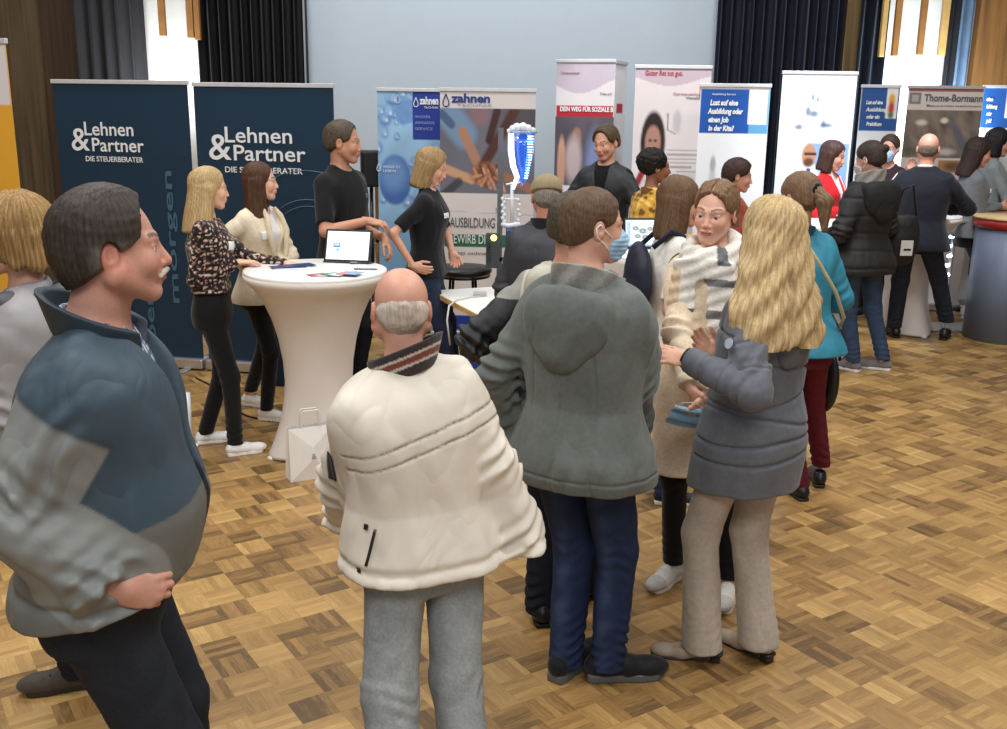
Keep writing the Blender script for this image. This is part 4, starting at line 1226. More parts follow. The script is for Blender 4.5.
def cc7(V):
    t = (V[:, 2] + .34 * (V[:, 1] - S.off(.83 * H)[1]) - .30 * (V[:, 0] - S.off(.83 * H)[0])) / H
    c = np.tile(lin((62, 58, 58)), (len(V), 1))
    c[(t > .833) & (t < .838)] = lin((206, 196, 188)); c[(t >= .838) & (t < .849)] = lin((128, 72, 62)); c[(t >= .849) & (t < .854)] = lin((206, 196, 188))
    return c
ring_collar(S, 'collar', mat(None, 'knit'), r=.082, z=(.815, .868), th=.008, tilt=.34, gap=.07, fl=.024, col=cc7, tx=.30)
tf = garment_top(S, o7)
P = S.arm['L']['e'] * .25 + S.sh['L'] * .75
patch(S, 'sleeve_patch', tf, P + (S.arm['L']['e'] - S.sh['L']) * .45, (-1, -.7, 0), .035, .08, mat((26, 26, 28), 'cloth'), .003)
patch(S, 'pocket_zip', tf, (-.150, -.06, .555 * H), (-1, -.5, 0), .008, .10, mat((44, 42, 42), 'plastic'), .003, rot=-.12)
patch(S, 'button', tf, (-.17, -.04, .585 * H), (-1, -.5, 0), .014, .014, mat((34, 32, 32), 'plastic'), .003)
patch(S, 'button', tf, (-.165, -.03, .512 * H), (-1, -.5, 0), .014, .014, mat((34, 32, 32), 'plastic'), .003)
trousers(S, mat((146, 150, 150), 'denim', var=.25), r=(.094, .074, .066), amp=.008, bag=1.4)
shoes(S, (60, 50, 42), (30, 28, 26), 'dress')

# ---- man in the khaki cap
S = person('man in a khaki cap standing with his back turned by the glowing blue model', (546, 190), 5.75, 18, 'm', skin=(196, 140, 118), look=(-20, -10, 0), lean=.05, H=1.66,
           hair=('fringe', (120, 112, 104), dict(vol=.003, top=.03, c2=(150, 142, 134))), arms=dict(), feet=dict(L=(517, 449, 10), R=(548, 446, 14)))
cap_hat(S, mat((150, 136, 104), 'cloth'))
top(S, 'jacket', dict(t=.03, hem=.49, r=(.068, .06, .05), amp=.008, neck=(.07, 1), neckz=.82), mat((50, 52, 60), 'shell'))
ring_collar(S, 'collar', mat((34, 35, 40), 'cloth'), r=.078, z=(.812, .856), th=.008, tilt=.2)
trousers(S, mat((52, 84, 132), 'denim'), r=(.09, .068, .06)); shoes(S, (60, 60, 64), (190, 190, 190), lace=(200, 200, 200))

# ---- man in the black jacket with pale hood, mostly hidden
S = person('dark haired man in a black jacket with a pale grey hood behind the grey-coated man', (573, 194), 3.95, 14, 'm', skin=(200, 148, 124), look=(8, -4, 0),
           hair=('short', (58, 52, 44), dict(vol=.006, c2=(86, 78, 66))), build=1.04, brow=(50, 44, 38),
           arms=dict(L=dict(px=(516, 372, .12), wpole=(-1, -.4, 0)), R=dict(at=(.2, .3, 1.0))), feet=dict(L=(541, 620, 24), R=(584, 598, 60)))
def c8(V):
    c = np.tile(lin((30, 31, 36)), (len(V), 1))
    for n in 'LR':
        t, d = arm_t(S, V, n); c[(t < .55) & (V[:, 2] > .765 * S.H) & (d < .2)] = lin((150, 152, 146))
    c[(V[:, 2] > .75 * S.H) & (np.abs(V[:, 0]) < .17)] = lin((196, 194, 178)); return c
top(S, 'jacket', dict(t=.034, hem=.49, r=(.076, .066, .05), amp=.010, ring=.012, neck=(.076, 1), neckz=.81), mat(None, 'shell'), c8)
hood(S, mat((192, 190, 174), 'shell'), 1.2, .80)
trousers(S, mat((26, 28, 36), 'denim'), r=(.094, .070, .062)); shoes(S, (18, 18, 20), (14, 14, 14), 'dress', lace=(30, 30, 30))

# ---- young man in the grey hooded coat and face mask
Y9 = 3.38
S = person('young man in a grey hooded coat and blue face mask, standing in mid foreground', (593, 189), Y9, 28, 'm', skin=(214, 162, 138), look=(42, -4, 0), res=.0055, hsc=1.0, build=1.06, headfwd=.03, brow=(80, 62, 46),
           hair=('short', (84, 64, 50), dict(vol=.0, line=.004, nape=.03, c2=(104, 82, 64), amp=.0008, rough=.6)),
           arms=dict(L=dict(px=(513, 425, .20), wpole=(-1, -.7, -.1), dir=(.4, .7, -.6), curl=.4), R=dict(px=(626, 424, .22), wpole=(1, -.8, -.1), dir=(-.3, .8, -.5), curl=.4)),
           feet=dict(L=(566, 674, -6), R=(608, 678, 52)))
H = S.H
hem = zpx(575, 474, Y9) / H
def ex9(S, p, d):
    c = S.off(.7 * S.H)
    d = d + .005 * np.exp(-(np.abs(p[:, 0]) / .004) ** 2) * (p[:, 1] < 0) * (p[:, 2] > .1)
    d = d + .006 * np.exp(-((np.abs(p[:, 0]) - .105 - .05 * (.75 * S.H - p[:, 2])) / .005) ** 2) * (p[:, 1] < 0) * (p[:, 2] < .79 * S.H)
    d = d + .006 * np.exp(-((p[:, 2] - (hem + .028) * S.H) / .004) ** 2)
    return d
o9 = dict(t=.034, hem=hem, r=(.074, .066, .050), k=.05, amp=.014, ring=.012, neck=(.08, 1), neckz=.80, flare=.045, extra=ex9, seed=5)
top(S, 'coat', o9, mat((104, 110, 107), 'cloth', .8, bump=.2), h=.006)
hood(S, mat((98, 104, 101), 'cloth', .8), 1.22, .782, back=.115, drop=.016)
ring_collar(S, 'hoodie_collar', mat((150, 152, 146), 'knit'), r=.088, z=(.80, .848), th=.024, tilt=.38, gap=.03, fl=.012, wav=.004)
face_mask(S, (158, 196, 226))
def jeans9(V):
    w = np.zeros(len(V))
    for n in 'LR':
        l = S.leg[n]; z = V[:, 2]; t = np.clip((z - l['a'][2]) / (l['k'][2] - l['a'][2]), 0, 2)
        x = l['a'][0] + (l['k'][0] - l['a'][0]) * np.clip(t, 0, 1)
        w = np.maximum(w, np.exp(-((V[:, 0] - x) / .030) ** 2) * (.35 + .5 * np.exp(-((t - .7) / .5) ** 2)) * (.7 + .5 * fnoise(V, 40, 8)))
    w = np.clip(w, 0, 1)[:, None] * .8
    return lin((34, 46, 76)) * (1 - w) + lin((72, 92, 128)) * w
trousers(S, mat(None, 'denim', var=.18), r=(.092, .070, .060), amp=.009, bag=1.5, col=jeans9)
shoes(S, (26, 26, 29), (96, 98, 100), 'sneaker', L=.31, lace=(40, 40, 44))

# ---- smiling man
S = person('smiling young man in a dark jacket behind the stand tables', (607, 126), 8.5, 200, 'm', skin=(214, 160, 134), look=(12, -10, 4), hp=dict(smile=1.0), brow=(60, 46, 36), stubble=.35, lean=.06,
           hair=('short', (66, 52, 40), dict(vol=.010, line=.010, c2=(96, 76, 56), seed=8)), arms=dict(L=dict(at=(-.34, .34, 1.08), curl=.3), R=dict(at=(.34, .34, 1.08), curl=.3)))
top(S, 'shirt', dict(t=.004, hem=.5, upto=.3, neck=(.056, 1), neckz=.835), mat((18, 19, 22), 'cloth'))
top(S, 'jacket', dict(t=.026, hem=.49, r=(.068, .058, .046), amp=.008, ring=.009, vneck=(.62, .07), neck=(.07, 1), neckz=.815), mat((36, 39, 44), 'shell'))
ring_collar(S, 'collar', mat((32, 35, 40), 'shell'), r=.078, z=(.808, .84), th=.008, tilt=.3, gap=.06, fl=.012)
trousers(S, mat((30, 32, 40), 'denim')); shoes(S)

# ---- curly haired person in yellow
S = person('person with black curly hair and a yellow patterned jacket, back half turned', (655, 150), 7.5, 52, 'f', skin=(142, 92, 66), look=(20, 0, 0), brow=(30, 22, 20), lips=(130, 60, 60),
           hair=('afro', (22, 18, 18), dict(vol=-.008)), arms=dict(R=dict(at=(.2, .3, 1.1))))
def ye(V):
    a = fnoise(V, 60, 21); c = np.tile(lin((204, 156, 56)), (len(V), 1)); c[a > .30] = lin((110, 78, 40)); c[a < -.45] = lin((232, 196, 110)); return c
top(S, 'jacket', dict(t=.02, hem=.47, r=(.058, .05, .04), amp=.006, neck=(.066, 1), neckz=.82), mat(None, 'cloth'), ye)
ring_collar(S, 'collar', mat((120, 84, 44), 'cloth'), r=.074, z=(.808, .838), th=.008, tilt=.3)
trousers(S, mat(BLACK, 'cloth')); shoes(S)

# ---- woman in the white T-shirt with a navy backpack
Y13 = 5.2
S = person('brown haired woman in a white T-shirt, half hidden behind the woman with braids', (680, 177), Y13, 72, 'f', skin=(214, 158, 132), look=(8, -8, 0), brow=(80, 58, 44),
           hair=('bob', (84, 62, 46), dict(len=.19, vol=.006, flare=.016, open=.052, c2=(118, 90, 66), fy=-.01, part=None, seed=9)), build=1.08,
           arms=dict(R=dict(px=(690, 302, .0), wpole=(-.2, -.2, -1), curl=.4), L=dict(at=(-.1, .35, 1.1))))
top(S, 't_shirt', dict(t=.018, hem=.50, upto=.42, r=(.060, .058, .05), amp=.006, neck=(.06, 1), neckz=.825, k=.05), mat((232, 228, 222), 'cloth'))
trousers(S, mat((34, 42, 72), 'denim'), r=(.09, .064, .055)); shoes(S, (40, 42, 52))
bp = S
def pack(p):
    d = ell(p, (.0, -.185, .70 * S.H), (.14, .065, .19)); d = smin(d, ell(p, (0, -.215, .65 * S.H), (.11, .045, .11)), .03)
    return d - .003 * fnoise(p, 30, 4)
o = cloth_part(S, 'backpack', pack, (-.3, -.45, .5 * S.H), (.3, .05, .9 * S.H), mat((28, 32, 52), 'shell'))
for g in (-1, 1): o2 = tube_part(S, 'strap', [(g * .09, -.14, .80 * S.H), (g * .10, -.05, .846 * S.H), (g * .11, .06, .82 * S.H), (g * .12, .13, .74 * S.H), (g * .14, .02, .62 * S.H)], .014, mat((28, 32, 52), 'cloth')); o2.parent = o
o.parent = None; o.matrix_world = S.root.matrix_basis.copy()
tag(o, 'navy backpack on the back of the woman in the white T-shirt', 'backpack')

# ---- young woman with braids, cream coat and scarf
Y14 = 4.25
S = person('young woman with braided hair, cream coat and checked scarf, facing the camera', (718, 181), Y14, 194, 'f', skin=(232, 182, 158), look=(4, -6, -3), res=.0055, brow=(112, 82, 58), hp=dict(nose=.75, jaw=.90), lips=(196, 110, 106), blush=.5, iris=(80, 96, 104),
           hair=('tied', (104, 78, 56), dict(c2=(140, 110, 82), parting=1, amp=.0022, vol=.002, line=.004, seed=2, len=.02,
                 tubes=(((.070, -.01, .02), (.080, -.02, -.04), .016, .014), ((-.070, -.01, .02), (-.080, -.02, -.04), .016, .014)),
                 braid=((.036, 9), (-.036, 9)))),
           arms=dict(R=dict(px=(690, 388, -.30), wpole=(-1, -.2, -.7), wdir=(.35, -.1, -1), wpalm=(1, .2, 0), curl=.55, thumb=.3),
                     L=dict(px=(706, 392, -.30), wpole=(1, -.2, -.7), wdir=(-.35, -.1, -1), wpalm=(-1, .2, 0), curl=.55, thumb=.3)),
           feet=dict(R=(672, 580, 16), L=(727, 597, 8)))
H = S.H; hem = zpx(700, 466, Y14) / H
top(S, 'pullover', dict(t=.0, hem=.52, upto=.3, neck=(.056, 1), neckz=.825), mat((40, 38, 40), 'knit'))
pr = ([hem, .50, .56, .62, .70, .75, .79, .815, .838], [.215, .205, .195, .178, .176, .178, .166, .122, .074], [.155, .150, .140, .130, .135, .135, .108, .088, .066], [0, 0, 0, 0, .004, .006, 0, 0, 0])
top(S, 'coat', dict(prof=pr, hem=hem, r=(.064, .056, .046), k=.05, amp=.008, ring=.009, neck=(.07, 1), neckz=.81, flare=0, seed=11), mat((226, 208, 182), 'knit', .9, bump=.3), h=.006)
def scf(p):
    c = S.off(.83 * H)
    q = p - (c[0], c[1] + .012, .834 * H)
    qq = q.copy(); qq[:, 2] += .30 * q[:, 1]
    r = np.hypot(q[:, 0], q[:, 1]); d = np.hypot(r - .098, (qq[:, 2]) * .62) - .036
    d = smin(d, np.hypot(r - .108, (qq[:, 2] + .03) * .7) - .026, .02)
    for x0, x1, z1 in ((.078, .098, .60), (-.062, -.090, .66)):
        a = np.array([c[0] + x0, .125, .815 * H]); b = np.array([c[0] + x1, .150, z1 * H])
        t = np.clip((p - a) @ (b - a) / ((b - a) @ (b - a)), 0, 1); e = p - a - t[:, None] * (b - a)
        s2 = np.maximum(np.abs(e[:, 0]) - .050, np.abs(e[:, 1]) - .010); s2 = smax(s2, np.maximum(z1 * H - p[:, 2], p[:, 2] - .82 * H), .01)
        d = smin(d, s2 - .006, .02)
    return d - .006 * fnoise(p, 30, 5) - .003 * np.sin(q[:, 2] * 120 + 8 * np.arctan2(q[:, 0], q[:, 1]))
def scol(V):
    c = np.tile(lin((232, 228, 220)), (len(V), 1)); z = V[:, 2] / H; a = np.arctan2(V[:, 0], V[:, 1])
    c[(z < .80) & (V[:, 0] > .098)] = lin((222, 196, 164))
    c[((z > .690) & (z < .712)) | ((z > .765) & (z < .782) & (V[:, 0] < 0)) | ((z > .63) & (z < .642))] = lin((120, 120, 122))
    c[(z > .815) & (np.abs(a + .5) < .16)] = lin((110, 112, 118)); c[(z > .82) & (np.abs(a - 1.6) < .2)] = lin((210, 190, 164)); return c
cloth_part(S, 'scarf', scf, (-.24, -.2, .56 * H), (.24, .30, .90 * H), mat(None, 'knit'), .006, scol)
trousers(S, mat(BLACK, 'cloth'), r=(.078, .054, .047), hem=.085, amp=.004)
shoes(S, (214, 210, 204), (232, 230, 226), 'sneaker', L=.27, lace=(236, 234, 230), toe=(184, 180, 174))
# blue face mask held in her hands
P = at_y(689, 418, Y14 - .34)
V_ = []; n = 9
for j in range(n):
    for i in range(n):
        u, v = i / (n - 1) - .5, j / (n - 1) - .5
        V_.append((u * .15 * (1 - .15 * v), .012 * math.sin(j * 1.6) + .03 * (u * u) * 4 * .5, v * .085 + .012 * u))
F_ = [(j * n + i, j * n + i + 1, (j + 1) * n + i + 1, (j + 1) * n + i) for j in range(n - 1) for i in range(n - 1)]
o = mesh_obj('face_mask', V_, F_, mat((158, 196, 224), 'cloth')); o.location = tuple(P); o.rotation_euler = (.2, .25, .1)
m_ = o.modifiers.new('thickness', 'SOLIDIFY'); m_.thickness = .002
MB().tube([(-.07, 0, .03), (-.05, -.005, .06), (-.01, -.01, .075), (.03, 0, .06), (.06, 0, .03)], .0016, 5).build('ear_loop', mat((235, 238, 240), 'cloth'), o)
tag(o, 'crumpled pale blue face mask held in the hands of the woman in the cream coat', 'face mask')

# ---- blonde woman in the quilted grey coat
Y15 = 3.6
S = person('woman with long blonde hair in a quilted grey coat, beige trousers, gesturing', (776, 201), Y15, -48, 'f', skin=(226, 172, 146), look=(14, 0, 6), res=.0055, brow=(150, 120, 80), build=1.10, headfwd=.03, lean=-.06,
           hair=('long', (168, 140, 98), dict(len=.27, vol=.018, flare=.074, back=.085, c2=(210, 186, 140), wave=1.2, amp=.0035, part=None, seed=12, fy=-.01, open=.05, tilt=.4)),
           arms=dict(L=dict(px=(688, 359, -.12), wpole=(.5, -1, -1.2), wdir=(-1, .1, .12), wpalm=(.1, .5, -.6), curl=.12, thumb=.8, spread=.2),
                     R=dict(px=(716, 356, .10), wpole=(.6, 1, -1.2), wdir=(-.75, -.1, .65), wpalm=(-.2, -.7, .5), curl=.2, thumb=.8, spread=.2)),
           feet=dict(L=(700, 659, 44), R=(755, 655, -4)))
H = S.H; hem = zpx(745, 486, Y15) / H
pr = ([hem, .48, .54, .60, .68, .75, .79, .815, .838], [.198, .206, .200, .172, .174, .182, .170, .128, .078], [.180, .184, .170, .142, .140, .140, .112, .090, .068], [-.01, -.01, -.012, 0, 0, 0, 0, 0, 0])
def ex15(S, p, d):
    for z0, sl in ((.745, .05), (.665, -.10), (.60, .12), (.555, -.13), (.51, .04), (.475, .02)):
        z = z0 * H + sl * p[:, 0] + .012 * np.sin(p[:, 0] * 9 + z0 * 40)
        d = d + .010 * np.exp(-((p[:, 2] - z) / .007) ** 2) * (np.hypot(p[:, 0] / .26, p[:, 1] / .22) < 1.05)
    for n in 'LR':
        t, dd = arm_t(S, p, n)
        d = d + .006 * np.exp(-(((t * 3.2) % 1 - .5) / .06) ** 2) * (dd < .085) * (t > .25) * (t < 1.9)
    return d
top(S, 'coat', dict(prof=pr, hem=hem, r=(.074, .066, .046), k=.05, amp=.006, ring=.007, neck=(.076, 1), neckz=.81, flare=0, extra=ex15, seed=13), mat((104, 108, 116), 'cloth', .75, bump=.12), h=.006)
hood(S, mat((98, 102, 110), 'cloth', .8), 1.05, .752, back=.085, drop=.0)
for n in 'LR':
    a = S.arm[n]; u = (a['w'] - a['e']) / np.linalg.norm(a['w'] - a['e'])
    tube_part(S, 'cuff', [a['w'] - u * .030, a['w'] + u * .012], [.040, .038], mat((28, 28, 30), 'knit'), n=16)
tf = lambda p: S.arm_f(p, 'L', (.074, .066, .046))
P = S.sh['L'] * .60 + S.arm['L']['e'] * .40 - np.array([0, 0, .02])
q = [P + np.array([-.2, 0, 0]) for _ in (0,)]
MB().lathe([(.0005, .004), (.018, .004), (.018, 0)], n=24).build('sleeve_badge', mat((176, 190, 206), 'print'), S.root)
ob = S.root.children[-1] if False else bpy.data.objects['sleeve_badge']
dirn = Vector((-1, .1, .25)).normalized(); ob.location = tuple(P + np.array(dirn) * .078); ob.rotation_euler = dirn.to_track_quat('Z', 'Y').to_euler()
trousers(S, mat((176, 164, 150), 'cloth', .85), r=(.084, .066, .062), hem=.058, amp=.008, flare=.012, waist_t=-.004, bag=.35)
shoes(S, (168, 152, 134), (40, 34, 32), 'pump', L=.29)

# ---- woman in the teal jacket
Y16 = 5.2
S = person('woman in a teal jacket and wine red trousers with a brown ponytail', (803, 173), Y16, -26, 'f', skin=(214, 162, 138), look=(-22, -10, 0), brow=(80, 60, 46), lean=.10,
           hair=('tied', (96, 74, 56), dict(c2=(134, 106, 80), len=.24, vol=.002, tubes=(((.0, -.105, .03), (.0, -.15, -.03), .030, .040), ((0, -.15, -.03), (0, -.14, -.16), .040, .014)), seed=14)),
           arms=dict(R=dict(at=(.20, .30, 1.0)), L=dict(at=(-.14, .18, .98))), feet=dict(L=(799, 497, 6), R=(820, 482, 20)))
H = S.H
top(S, 'jacket', dict(t=.026, hem=zpx(820, 346, Y16) / H, r=(.062, .054, .044), amp=.009, ring=.008, neck=(.07, 1), neckz=.815, flare=.05), mat((46, 132, 158), 'shell', .7))
ring_collar(S, 'collar', mat((34, 84, 106), 'cloth'), r=.076, z=(.806, .842), th=.008, tilt=.3, gap=.03)
def tie(p): q = S.to_head(p); return (ell(q, (0, -.112, .028), (.034, .022, .034)) - .002 * fnoise(q, 150, 2)) * S.s
cloth_part(S, 'hair_tie', tie, S.hc - .2, S.hc + .2, mat((18, 18, 20), 'knit'), .006)
tf = garment_top(S, dict(t=.026, hem=.45, r=(.062, .054, .044), amp=.009, flare=.05))
V_ = [(-.07, -.10, .825 * H), (.0, -.150, .76 * H), (.09, -.165, .68 * H), (.17, -.12, .60 * H), (.20, -.02, .555 * H)]
tube_part(S, 'strap', V_, .009, mat((176, 166, 130), 'cloth'))
trousers(S, mat((98, 32, 46), 'denim', var=.2), r=(.082, .058, .050), hem=.04, amp=.004)
shoes(S, (24, 22, 24), (32, 30, 32), 'dress', L=.26)
P = S.loc(at_y(828, 385, Y16 + .05))
a = at_y(829, 352, Y16 + .12); b_ = at_y(829, 410, Y16 + .12)
hb = empty('handbag', (a[0], a[1], 0), .5, 'black handbag hanging beside the wine red trousers', 'bag')
mb = MB(); mb.sph((0, 0, (a[2] + b_[2]) / 2), (.04, .085, (a[2] - b_[2]) / 2 + .01), 20); mb.build('bag_body', mat((20, 19, 21), 'leather'), hb, True)
MB().tube([(0, -.08, a[2] - .03), (0, -.07, a[2] + .12), (0, 0, a[2] + .2), (0, .07, a[2] + .12), (0, .08, a[2] - .03)], .008, 8).build('handle', mat((20, 19, 21), 'leather'), hb, True)

# ---- dark haired person with rust red top, far behind
S = person('short dark haired person in a rust red top before the bright white stand', (738, 160), 7.9, 78, 'f', skin=(214, 160, 136), look=(10, -8, 0), brow=(50, 36, 30),
           hair=('short', (46, 32, 28), dict(vol=.014, c2=(70, 50, 42), nape=.03)), arms=dict())
top(S, 'pullover', dict(t=.018, hem=.48, amp=.006, neck=(.06, 1), neckz=.83), mat((156, 66, 54), 'knit')); trousers(S, mat(BLACK, 'cloth')); shoes(S)

# ---- woman in the red cardigan
S = person('woman in a bright red cardigan with lanyard behind the white table', (833, 141), 9.35, 122, 'f', skin=(214, 160, 138), look=(-18, -14, 0), brow=(56, 40, 34), build=1.08,
           hair=('bob', (58, 40, 36), dict(len=.14, vol=.006, flare=.012, c2=(84, 60, 52), part=0, seed=15)), arms=dict(R=dict(at=(.16, .30, 1.19)), L=dict(at=(-.12, .30, 1.19))))
H = S.H
top(S, 'top', dict(t=.004, hem=.52, upto=.3, neck=(.062, 1), neckz=.80), mat((226, 214, 214), 'cloth'))
top(S, 'cardigan', dict(t=.02, hem=.48, amp=.006, vneck=(.55, .05), neck=(.066, 1), neckz=.81), mat((196, 32, 40), 'knit'))
tube_part(S, 'lanyard', [(-.06, .06, .835 * H), (-.05, .145, .76 * H), (0, .165, .66 * H), (.05, .145, .76 * H), (.06, .06, .835 * H)], .007, mat((226, 190, 190), 'cloth'))
MB().box((-.035, .160, .60 * H), (.035, .166, .66 * H)).build('name_badge', mat((236, 232, 232), 'plastic'), S.root)
trousers(S, mat((40, 40, 48), 'cloth')); shoes(S)

# ---- woman in the black padded coat
Y19 = 7.95
S = person('woman in a black padded coat, grey scarf and rolled up jeans', (873, 142), Y19, -48, 'f', skin=(206, 154, 132), look=(-14, -14, 0), brow=(44, 34, 30), build=1.15,
           hair=('tied', (46, 36, 32), dict(c2=(68, 54, 46), vol=.004, len=.02, tubes=(((0, -.11, .05), (0, -.12, .052), .034, .03),))), res=.008,
           arms=dict(L=dict(at=(-.26, .20, 1.02)), R=dict(at=(.22, .28, 1.1))), feet=dict(L=(852, 371, 10), R=(882, 370, -30)))
H = S.H
top(S, 'coat', dict(t=.042, hem=zpx(870, 272, Y19) / H, r=(.078, .068, .054), amp=.009, ring=.009, quilt=.13, neck=(.08, 1), neckz=.81, flare=.04), mat((30, 29, 31), 'shell', .7))
hood(S, mat((28, 27, 29), 'shell', .8), 1.35, .79, drop=.02)
ring_collar(S, 'scarf', mat((150, 146, 140), 'knit'), r=.085, z=(.815, .875), th=.022, tilt=.3, fl=.0, wav=.004)
face_mask(S, (206, 196, 196))
trousers(S, mat((58, 76, 104), 'denim'), r=(.088, .062, .052), hem=.085); shoes(S, (120, 116, 118), (236, 234, 232), lace=(230, 230, 230))
a = at_y(903, 243, Y19 + .25)
hb = empty('shoulder_bag', (a[0], a[1], 0), .1, 'black shoulder bag with a white emblem between black coat and dark suit', 'bag')
def bagf(p):
    d = ell(p, (0, 0, a[2] + .04), (.13, .07, .24)); return smax(d, np.abs(p[:, 2] - a[2] - .02) - .20, .02) - .003 * fnoise(p, 30, 8)
V, Q = surf(bagf, (-.2, -.15, a[2] - .3), (.2, .15, a[2] + .35), .010); mesh_obj('bag_body', V, Q, mat((24, 23, 26), 'shell'), hb)
MB().tube([(-.1, 0, a[2] + .15), (-.06, -.02, a[2] + .42), (.02, -.03, a[2] + .46), (.1, 0, a[2] + .15)], .010, 8).build('strap', mat((24, 23, 26), 'cloth'), hb, True)
mb = MB(); mb.box((-.055, -.082, a[2] - .09), (.045, -.076, a[2] + .03)); mb.build('emblem', mat((214, 214, 212), 'print'), hb)
MB().box((-.03, -.084, a[2] - .05), (.03, -.080, a[2] - .035)).build('emblem_stroke', mat((30, 30, 32), 'print'), hb)

# ---- masked woman behind the table
S = person('dark haired woman in a face mask behind the table, raising one hand', (891, 135), 10.28, 186, 'f', skin=(210, 158, 136), look=(8, -6, 0), brow=(50, 38, 32),
           hair=('tied', (54, 42, 38), dict(c2=(80, 64, 54), vol=.003)), arms=dict(L=dict(px=(910, 172, -.2), wpole=(1, 0, -1), wdir=(.1, -.2, 1), wpalm=(-.4, -1, 0), curl=.25), R=dict(at=(.25, .2, 1.1))))
face_mask(S, (176, 200, 226))
top(S, 'jacket', dict(t=.02, hem=.48, amp=.006, neck=(.062, 1), neckz=.82), mat((52, 34, 40), 'cloth')); trousers(S, mat(BLACK, 'cloth')); shoes(S)

# ---- man in the dark suit jacket
Y21 = 8.98
S = person('bald man in a dark suit jacket and jeans standing with his back to us', (930, 132), Y21, 4, 'm', skin=(206, 152, 130), look=(-4, -4, 0), build=1.10, res=.008, H=1.84, blush=.4,
           hair=('fringe', (96, 82, 72), dict(vol=.002, top=.020, c2=(120, 104, 92))),
           arms=dict(L=dict(at=(-.16, .26, 1.19), pole=(-1, -.3, -.4)), R=dict(at=(.16, .26, 1.19), pole=(1, -.3, -.4))), feet=dict(L=(893, 336, 34), R=(948, 338, 4)))
H = S.H
top(S, 'shirt', dict(t=.002, hem=.5, upto=.3, neck=(.058, 1), neckz=.835), mat((232, 232, 236), 'cloth'))
ring_collar(S, 'shirt_collar', mat((232, 232, 236), 'cloth'), r=.064, z=(.822, .850), th=.005, tilt=.3, gap=.02)
top(S, 'suit_jacket', dict(t=.026, hem=zpx(930, 249, Y21) / H, r=(.066, .056, .044), amp=.006, ring=.006, neck=(.068, 1), neckz=.818, flare=.04, vneck=(.60, .06)), mat((27, 29, 38), 'cloth'))
trousers(S, mat((40, 46, 60), 'denim'), r=(.092, .070, .062)); shoes(S, (26, 24, 24), (20, 18, 18), 'dress')

# ---- woman in the grey blazer at the counter
Y22 = 9.65
S = person('woman with long dark hair, grey blazer and white trainers at the counter', (979, 138), Y22, 66, 'f', skin=(208, 154, 132), look=(10, -12, 0), brow=(40, 30, 28),
           hair=('long', (42, 30, 30), dict(len=.22, vol=.006, flare=.02, back=.02, c2=(64, 48, 44), part=None, fy=.01, seed=16)), res=.009,
           arms=dict(R=dict(px=(1000, 206, -.02), wpole=(-1, -.3, -.6), wdir=(1, 0, 0), curl=.3), L=dict(at=(-.1, .4, 1.15))), feet=dict(R=(976, 309, -10), L=(995, 294, 0)))
H = S.H
top(S, 'blazer', dict(t=.022, hem=.50, amp=.005, neck=(.064, 1), neckz=.82, flare=.02), mat((112, 116, 120), 'knit'))
tf = garment_top(S, dict(t=.022, amp=.005)); patch(S, 'name_badge', tf, (.10, .10, .74 * H), (.7, .7, 0), .08, .035, mat((236, 236, 238), 'plastic'), .004)
trousers(S, mat((22, 21, 24), 'cloth'), r=(.076, .054, .046), hem=.07); shoes(S, (240, 240, 240), (244, 244, 244), lace=(225, 225, 225))

# ---- woman behind her
S = person('black haired woman in a pale grey top behind the one in the grey blazer', (999, 125), 10.45, 80, 'f', H=1.86, skin=(206, 154, 132), look=(6, -8, 0), brow=(36, 28, 26),
           hair=('long', (24, 20, 24), dict(len=.12, vol=.008, flare=.01, c2=(40, 34, 38), part=None, seed=17)), arms=dict(R=dict(at=(.1, .38, 1.22))))
top(S, 'jacket', dict(t=.02, hem=.48, amp=.006, neck=(.062, 1), neckz=.82), mat((136, 144, 144), 'cloth')); trousers(S, mat(BLACK, 'cloth')); shoes(S)
# ================================================================ stands, tables, things
def nz2(u, v, f, s=0): return fnoise(np.stack([u * 1.0, v * 1.0, u * 0 + s * .7], 1), f, s)
def blob(c, u, v, cu, cv, ru, rv, col, soft=.08, rot=0.0, al=1.0):
    du, dv = u - cu, v - cv
    cr, sr = math.cos(rot), math.sin(rot)
    x, y = du * cr + dv * sr, -du * sr + dv * cr
    k = np.sqrt((x / ru) ** 2 + (y / rv) ** 2)
    w = np.clip((1 + soft - k) / (2 * soft), 0, 1)[:, None] * al
    return c * (1 - w) + lin(col) * w
def rect(c, u, v, u0, v0, u1, v1, col, al=1.0):
    w = (((u > u0) & (u < u1) & (v > v0) & (v < v1)) * al)[:, None]
    return c * (1 - w) + lin(col) * w
def line(c, u, v, a, b, r, col, al=1.0, asp=1.0):
    ax, ay = a; bx, by = b; dx, dy = bx - ax, (by - ay) * asp
    px, py = u - ax, (v - ay) * asp
    t = np.clip((px * dx + py * dy) / (dx * dx + dy * dy), 0, 1)
    d = np.hypot(px - t * dx, py - t * dy)
    w = np.clip((r - d) / (r * .4) , 0, 1)[:, None] * al
    return c * (1 - w) + lin(col) * w

